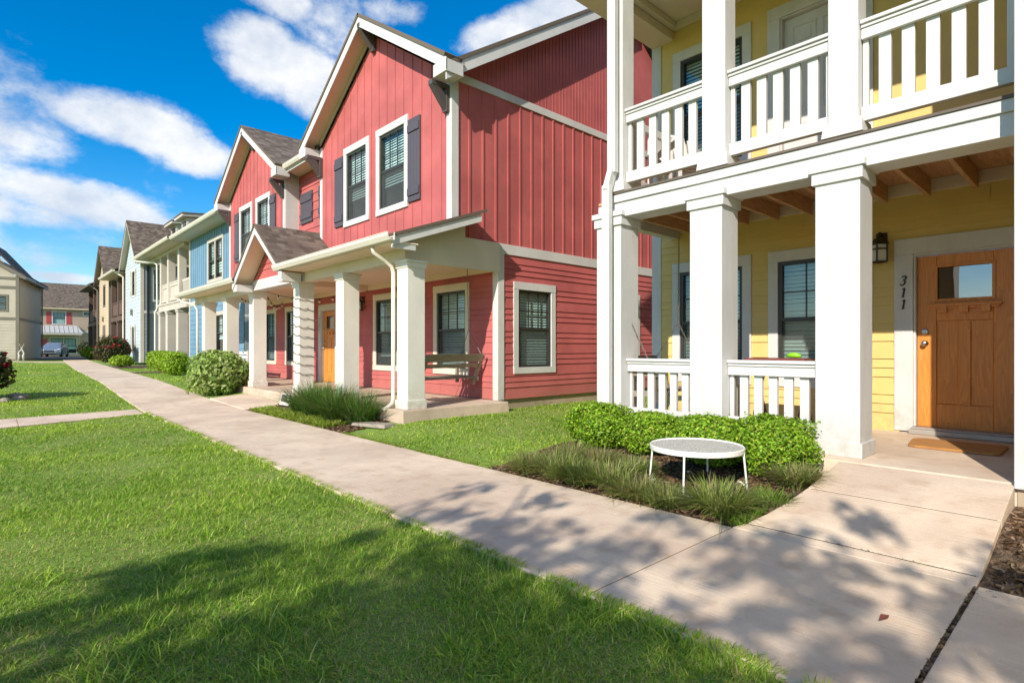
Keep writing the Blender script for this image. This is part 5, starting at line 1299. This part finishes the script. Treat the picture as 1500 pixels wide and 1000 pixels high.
# liriope clumps and ornamental grass
LIR = [(.20, .29, .06), (.28, .38, .08), (.36, .44, .12), (.16, .23, .07), (.46, .48, .20)]
def tuft(name, label, cat, x, y, n, h, spread, w, cols, lean, seed, group=None, dry=.12, drycol=(.34, .28, .15)):
    r = np.random.default_rng(seed); z0 = float(tz(x, y)); t = thing(name, label, cat, (x, y, z0), 0, group)
    a = r.uniform(0, 6.283, n); q = np.sqrt(r.random(n)) * spread; bx, by = q * np.cos(a), q * np.sin(a)
    ld = a + r.normal(0, .7, n)
    cc = pick(cols, n, r, .25); dm = (r.random(n) < dry)[:, None]; cc = np.where(dm, np.asarray(drycol) * r.uniform(.7, 1.2, (n, 1)), cc)
    v, f, c = blades(bx, by, np.zeros(n), h * r.uniform(.6, 1.15, n), w * r.uniform(.7, 1.2, n), np.clip(r.normal(lean, .35, n), .1, 2.2), ld, cc, .75, seed)
    v[:, 2] = np.maximum(v[:, 2], .002)
    fast_mesh('grass_blades', v, f, c, 'blade', t)
    b = MB(); b.lathe((0, 0, 0), [(spread * .9, -.01), (spread * .7, .03), (.01, .05)], 9); b.build('root_crown', 'bark', t, local=True)
    return t
lir = [(3.92, 3.95, .25, 'brown tinged liriope clump at the lawn corner of the bed'), (3.97, 3.63, .27, 'liriope clump with pale browned tips near the lawn corner'), (3.93, 3.32, .26, 'third liriope clump along the path from the lawn'), (4.36, 3.80, .24, 'liriope clump between the path edge row and the end boxwood'),
       (3.98, 3.02, .27, 'large middle liriope clump along the path edge'), (4.38, 3.45, .22, 'yellowed liriope clump behind the path edge row'), (3.90, 2.70, .22, 'liriope clump with dead tan leaves at path edge'), (4.36, 3.06, .20, 'green liriope clump left of the white table legs'),
       (3.88, 2.42, .18, 'low liriope clump on the path edge left of the table'), (3.96, 2.02, .29, 'big drooping liriope clump in front of the white table'), (4.80, 1.80, .22, 'liriope clump with grey dead leaves beside the front walk'), (4.30, 1.78, .16, 'small bright grassy clump at the front walk edge')]
for i, (x, y, h, lab) in enumerate(lir):
    pale = [(.18, .30, .04), (.14, .25, .03), (.24, .34, .07)] if i == 11 else LIR
    tuft('liriope_clump', lab, 'plant', x, y, 900 if i != 11 else 200, h * 1.12, .125, .008, pale, .82, 70 + i, 'liriope clumps in the yellow house bed', (.3, .3, .2, .25, .2, .6, .4, .2, .25, .18, .45, .1)[i])
DG = [(.07, .18, .025), (.10, .23, .04), (.14, .30, .05), (.05, .13, .02)]
for i, (x, y, h, n, lab) in enumerate(((4.28, 10.3, .62, 900, 'dark green fountain grass clump at the path corner near the yard sign'), (4.22, 9.55, .74, 1200, 'tallest dark green fountain grass clump in front of the red porch'), (4.2, 8.75, .74, 1200, 'dark green fountain grass clump in the middle of the red porch bed'), (4.3, 8.15, .62, 800, 'dark green fountain grass clump against the downspout'))):
    tuft('fountain_grass', lab, 'ornamental grass', x, y, n, h, .19, .0085, DG, .72, 90 + i, 'fountain grass before the red porch', .17)
n = 5200; r = np.random.default_rng(8); X_ = r.uniform(3.75, 4.12, n) + .0; Y_ = r.uniform(8.3, 11.55, n)
ok = (X_ < 4.15 - .02 * np.sin(Y_ * 5)); X_, Y_ = X_[ok], Y_[ok]; n = len(X_)
vv, ff, cc = blades(X_, Y_, tz(X_, Y_) + .01, r.uniform(.06, .14, n), r.uniform(.010, .018, n), r.uniform(.4, 1.4, n), r.uniform(0, 6.28, n), pick([(.34, .46, .06), (.42, .52, .09), (.24, .37, .04), (.46, .46, .15)], n, r), .6, 12)
tag(fast_mesh('ground_cover', vv, ff, cc, 'blade'), 'yellow green leafy ground cover along the red porch bed edge', 'ground cover', kind='stuff')
n = 500; X_ = r.uniform(3.75, 4.5, n); Y_ = wl(4.1) + .06 + np.abs(r.normal(0, .07, n)); 
vv, ff, cc = blades(X_, Y_, tz(X_, Y_) + .01, r.uniform(.03, .10, n), r.uniform(.004, .009, n), r.uniform(.4, 1.5, n), r.uniform(0, 6.28, n), pick([(.18, .32, .03), (.22, .36, .05), (.12, .22, .03)], n, r), .6, 13)
tag(fast_mesh('edge_weeds', vv, ff, cc, 'blade'), 'bright green weeds along the left edge of the front walk', 'weeds', kind='stuff')
for i, (x, y, lab) in enumerate(((5.15, .30, 'small green seedling below the white corner board'), (4.72, .33, 'tiny green seedling in the mulch beside the front walk'))):
    tuft('seedling', lab, 'plant', x, y, 40, .09, .04, .016, [(.16, .30, .03), (.10, .2, .02)], .8, 110 + i, None, 0)

# rocks round the left rose bush
rk = random.Random(4)
for i in range(9):
    a = -2.9 + i * .42; x = -.5 + 1.05 * math.cos(a); y = 17.2 + 1.05 * math.sin(a)
    m = MB(); m.ball((0, 0, .03), .12 * rk.uniform(.8, 1.25), 8, (1.2, .85, .6)); m.v = [(p[0] + rk.uniform(-.012, .012), p[1] + rk.uniform(-.012, .012), p[2] + rk.uniform(-.01, .01)) for p in m.v]
    o = m.build('edging_rock', 'rock', local=True); o.location = (x, y, float(tz(x, y))); o.rotation_euler = (0, 0, rk.uniform(0, 6))
    tag(o, 'rough stone in the ring around the rose bush at left edge', 'rock', 'stones ringing the left rose bush')
m = MB(); m.hexa([(-.36, -.13, 0), (.36, -.13, 0), (.36, .13, 0), (-.36, .13, 0), (-.34, -.11, .06), (.34, -.11, .045), (.34, .11, .045), (-.34, .11, .06)])
o = m.build('splash_block', 'rock', bevel=.012, local=True); o.location = (4.28, 7.72, float(tz(4.28, 7.72)) + .01); o.rotation_euler = (0, 0, R(105)); tag(o, 'weathered concrete splash block on the bed edge by the red porch corner', 'splash block')

# trees behind the viewer that throw the dappled shade on the lawn and path
def tree(label, x, y, zc, rad, n, size, seed, trunk=.12):
    t = thing('shade_tree', label, 'tree', (x, y, float(tz(x, y))), 0, 'shade trees on the lawn')
    rg = np.random.default_rng(seed); V = []; Fc = []; Cc = []; k0 = 0
    for k in range(362):                                                 # leafy sprays with gaps between them
        d = rg.normal(size=3); d /= np.linalg.norm(d); out = k > 110
        p = d * (rg.uniform(.78, 1.06) if out else rg.uniform(.1, .68)) * np.array(rad) + np.array([0, 0, zc])
        if k > 298: t_ = rg.uniform(.55, 1.0); p = np.array([2.9 * t_ + rg.normal(0, .25), 2.4 * t_ + rg.normal(0, .25), zc + .3 * rg.normal()])
        if k > 329: t_ = rg.uniform(.68, 1.08); p = np.array([3.9 * t_ + rg.normal(0, .2), -.5 * t_ + rg.normal(0, .45), zc + .4 * rg.normal()])
        s_ = rg.uniform(.10, .30) if out else rg.uniform(.35, .6); v, f, c = leaves(p, (s_ * 1.2, s_ * 1.2, s_ * .7), int((20 if out else 115) * rg.uniform(.7, 1.3)), size * rg.uniform(.8, 1.2), [(.05, .10, .015), (.07, .13, .02), (.09, .16, .03)], 0, seed + k, .2, .25)
        V.append(v); Fc.append(f + k0); Cc.append(c); k0 += len(v)
    fast_mesh('crown', np.concatenate(V), [np.concatenate(Fc)], np.concatenate(Cc), 'leaf', t)
    m = MB(); rr = random.Random(seed); m.tube([(0, 0, -.2), (.03, .02, 1.0), (0, .05, 2.0), (.05, 0, zc)], [trunk * 1.3, trunk, trunk * .85, trunk * .45], 10)
    for k in range(11):
        a = k * 2.4; q = rr.uniform(.55, .95); zb = rr.uniform(1.9, zc)
        if k < 2: m.tube([(0, .03, zb), (1.6, .9 - 1.1 * k, zc - .3), (3.6, 2.6 - 3.1 * k, zc + .1)], [trunk * .4, trunk * .25, .012], 6)
        m.tube([(0, .03, zb), (rad[0] * q * .5 * math.cos(a), rad[1] * q * .5 * math.sin(a), zb + .5), (rad[0] * q * math.cos(a), rad[1] * q * math.sin(a), zc + rad[2] * rr.uniform(-.3, .6))], [trunk * .4, trunk * .25, .012], 6)
    m.build('trunk', 'bark', t, local=True); return t
tree('leafy shade tree on the lawn nearest the path', -7.3, -1.75, 4.7, (3.0, 2.7, 1.8), 0, .105, 131)

# ------------------------------------------------------------------ furniture and small things
# round white patio table
TB = thing('patio_table', 'round white metal patio table with hairpin legs standing in the mulch bed', 'table', (4.36, 2.42, .06))
zt = .345
m = MB(); m.lathe((0, 0, zt), [(.372, -.037), (.380, -.035), (.382, 0), (.376, .006), (.368, 0), (.366, -.006)], 56)
m.f.pop(); m.f.pop(); rim = m.build('table_rim', 'tablewhite', TB, local=True, smooth=False)
m = MB(); m.lathe((0, 0, zt), [(.366, -.012), (.366, -.004)], 56); M['mesh'] = flat('expanded_metal', (.62, .60, .55), .5)
mm, g_ = material('expanded_metal_mesh'); tcx = g_.n('ShaderNodeTexCoord').outputs['Object']; ck = g_.n('ShaderNodeTexVoronoi', {'Vector': tcx, 'Scale': 90.0}, distance='CHEBYCHEV').outputs['Distance']
pb = g_.n('ShaderNodeBsdfPrincipled', {'Base Color': g_.mix(g_.mr(ck, .25, .5), (.66, .64, .58), (.30, .29, .26)), 'Roughness': .5}); bpn = g_.n('ShaderNodeBump', {'Strength': .6, 'Distance': .003, 'Height': ck}); g_.t.links.new(bpn.outputs[0], pb.inputs['Normal']); g_.n('ShaderNodeOutputMaterial', {0: pb})
m.build('table_top', mm, TB, local=True)
for a in (-75, 15, 105, 195):
    t = R(a); c, s = math.cos(t), math.sin(t); L = MB()
    def at(r_, l, z): return (c * r_ - s * l, s * r_ + c * l, z)
    L.tube([at(.372, 0, zt - .01), at(.376, 0, zt - .06), at(.40, 0, .03), at(.405, .01, .012), at(.40, .05, .008), at(.38, .10, .012), at(.355, .13, .03), at(.33, .15, .045), at(.30, .15, .05)], .0085, 8)
    L.build('leg', 'tablewhite', TB, local=True, smooth=True)

# porch swings
SWG = thing('porch_swing', 'weathered wooden bench swing hanging on chains at the end of the red porch', 'swing', (5.98, 8.28, .27), R(4))
def slat(mb, a, b, w, t): mb.beam(a, b, w, t)
m = MB()
for k in range(6): m.box(-.62, .62, -.18 + k * .085, -.11 + k * .085, .40 + .006 * k, .418 + .006 * k)
m.build('seat', 'oldwood', SWG, .004, local=True)
m = MB()
for k, h in enumerate((.64, .78)):
    y = -.27 - k * .07; q = .035 if k == 0 else .07; m.hexa([(-.62, y, h - q), (.62, y, h - q), (.62, y + .022, h - q), (-.62, y + .022, h - q), (-.62, y - q * .9, h + q), (.62, y - q * .9, h + q), (.62, y - q * .9 + .022, h + q), (-.62, y - q * .9 + .022, h + q)])
m.build('backrest', 'oldwood', SWG, .004, local=True)
for sx_ in (-.64, .64):
    m = MB(); m.beam((sx_, -.10, .28), (sx_, -.38, .84), .045, .075, (1, 0, 0)); m.beam((sx_, -.24, .385), (sx_, .36, .42), .045, .07); m.beam((sx_, .34, .30), (sx_, .34, .62), .045, .06, (1, 0, 0)); m.build('end_frame', 'oldwood', SWG, .005, local=True)
    m = MB(); m.box(sx_ - .045, sx_ + .045, -.30, .42, .62, .645); m.build('armrest', 'oldwood', SWG, .006, local=True)
    m = MB(); top = (sx_ * .95, .02, 2.47); v = (sx_ * .98, .0, 1.30); k = 0
    def links(a, b, step=.045):
        a, b = Vector(a), Vector(b); d = (b - a); n_ = int(d.length / step)
        for q in range(n_):
            p = a + d * ((q + .5) / n_); dn = d.normalized(); sd = dn.cross(Vector((1, 0, 0)) if q % 2 else Vector((0, 1, 0)))
            if sd.length < .1: sd = dn.cross(Vector((0, 0, 1)))
            sd.normalize(); l = step * .62
            m.tube([p + dn * l * math.cos(t) + sd * .009 * math.sin(t) for t in np.linspace(0, 6.283, 9)[:-1]], .0035, 4, True)
    links(top, v); links(v, (sx_, -.36, .80)); links(v, (sx_, .36, .60)); m.build('chain', 'chain', SWG, local=True)
dup(SWG, (6.35, 4.10, .27), R(184), 'wooden bench swing hanging behind the white railing of the yellow porch')
# folding tray table behind the railing
FT = thing('tray_table', 'small folding table with dark red top behind the yellow porch railing', 'table', (6.45, 2.55, .27))
m = MB(); m.box(-.24, .24, -.32, .32, .815, .84); m.box(-.2, .2, -.28, .28, .80, .814); m.build('table_top', 'redtop', FT, .006, local=True)
for sy in (-.24, .24):
    for s in (-1, 1):
        m = MB(); m.beam((s * -.02 + 0, sy + s * .02, .80), (0, sy + s * .02, .0), .03, .03) if False else m.beam((s * .2, sy + s * .012, .80), (-s * .22, sy + s * .012, .0), .032, .022); m.build('leg', 'bark', FT, local=True)
LT = MB(); LT.tube([(0, -.07, 0), (0, -.02, .012), (0, .03, .012), (0, .08, .004)], [.016, .03, .028, .012], 10); o = LT.build('garden_toy', 'lime', local=True, smooth=True); o.location = (6.4, 2.40, .27 + .845 + .018); tag(o, 'lime green plastic toy lying on the red topped table', 'toy')
# deck chair on the balcony
DC = thing('balcony_chair', 'white slatted garden chair behind the balcony railing of the yellow house', 'chair', (6.55, 3.72, 3.12), R(150))
m = MB()
for k in range(6): m.box(-.26, .26, -.22 + k * .085, -.15 + k * .085, .36 + .01 * k, .38 + .01 * k)
m.build('seat', 'white', DC, .004, local=True)
m = MB()
for k in range(5): m.beam((-.22 + k * .11, -.2, .36), (-.26 + k * .13, -.46, .98 - .03 * abs(k - 2)), .085, .02, (0, 1, .4))
m.build('backrest', 'white', DC, .004, local=True)
for s in (-1, 1):
    m = MB(); m.box(s * .35 - .06, s * .35 + .06, -.34, .36, .58, .60); m.build('armrest', 'white', DC, .004, local=True)
    m = MB(); m.box(s * .32 - .02, s * .32 + .02, .24, .33, 0, .58); m.build('leg', 'white', DC, .003, local=True)
    m = MB(); m.beam((s * .29, .30, .36), (s * .29, -.45, .03), .03, .09); m.build('leg', 'white', DC, .003, local=True)
# door mat
m = MB(); pts = [(6.47, 1.30), (6.46, .72), (6.50, .68), (7.04, .68), (7.06, .72), (7.06, 1.34), (7.03, 1.40), (6.95, 1.42), (6.6, 1.38), (6.50, 1.36)]
m.prism([(x, y, 0) for x, y in pts], (0, 0, .022)); m.v = [(x - 6.76, y - 1.05, z) for x, y, z in m.v]
o = m.build('door_mat', 'coir', bevel=.006, local=True); o.location = (6.78, 1.08, .272); tag(o, 'brown coir door mat on the concrete before the orange front door', 'door mat')
# yard sign by the red porch step
SG = thing('yard_sign', 'small tilted white and dark yard sign by the red porch step', 'sign', (4.42, 11.45, .03), R(-35))
m = MB(); m.hexa([(-.16, -.02, .06), (.16, -.02, .0), (.16, 0, .0), (-.16, 0, .06), (-.13, .08, .28), (.14, .08, .23), (.14, .10, .23), (-.13, .10, .28)]); m.build('sign_board', 'tablewhite', SG, .004, local=True)
def on_sign(a, b): # fractions across the slanted face
    p = Vector((-.16, -.021, .06)).lerp(Vector((.16, -.021, .0)), a); q = Vector((-.13, .079, .28)).lerp(Vector((.14, .079, .23)), a); return p.lerp(q, b) + Vector((0, -.004, 0))
m = MB()
for (a0, a1, b0, b1) in ((.05, .42, .30, .92), (.48, .94, .62, .72), (.5, .62, .84, .92), (.68, .80, .84, .92), (.45, .95, .28, .5)): m.face([on_sign(a0, b0), on_sign(a1, b0), on_sign(a1, b1), on_sign(a0, b1)])
m.build('sign_print', 'shutter', SG, local=True)
m = MB(); m.box(-.01, .01, .05, .07, -.12, .16); m.build('sign_stake', 'metal', SG, local=True)
# white bench on the far end of the red porch
BN = thing('porch_bench', 'white slatted bench on the red porch behind the pale shrub', 'bench', (5.45, 18.35, .27), R(-90))
m = MB()
for k in range(4): m.box(-.6, .6, -.2 + k * .11, -.11 + k * .11, .42, .44)
m.build('seat', 'white', BN, .004, local=True)
m = MB()
for k in range(3): m.box(-.6, .6, .26, .28, .52 + k * .12, .61 + k * .12)
m.build('backrest', 'white', BN, .004, local=True)
for x in (-.56, .56):
    for y in (-.18, .24): m = MB(); m.box(x - .03, x + .03, y - .03, y + .03, 0, .42 if y < 0 else .88); m.build('leg', 'white', BN, .003, local=True)
# fallen leaf on the path
m = MB(); m.face([(-.05, 0, .006), (0, -.018, .012), (.05, 0, .005), (.01, .018, .014)]); o = m.build('fallen_leaf', flat('dry_leaf', (.16, .04, .03), .7), local=True); o.location = (2.95, .72, .004); o.rotation_euler = (0, 0, R(-10)); tag(o, 'dry dark red leaf lying on the path slab', 'leaf')
# two white ornaments on the lawn by the grey house
for i, (px_, py_) in enumerate(((1.45, 51.6), (1.75, 51.9))):
    m = MB(); m.tube([(0, 0, 0), (.05, 0, .35), (.0, 0, .55), (.12, 0, .75), (.22, 0, .95)], [.06, .07, .04, .03, .015], 7); m.tube([(.2, 0, .93), (.3, .05, 1.2)], [.02, .005], 5)
    o = m.build('lawn_ornament', 'white', local=True, smooth=True); o.location = (px_, py_, float(tz(px_, py_))); o.rotation_euler = (0, 0, i * 2.4); tag(o, ['white bird shaped lawn ornament left of its pair by the grey wall', 'white bird shaped lawn ornament right of its pair by the grey wall'][i], 'ornament', 'white lawn ornaments')
print('OBJECTS', len(bpy.data.objects))
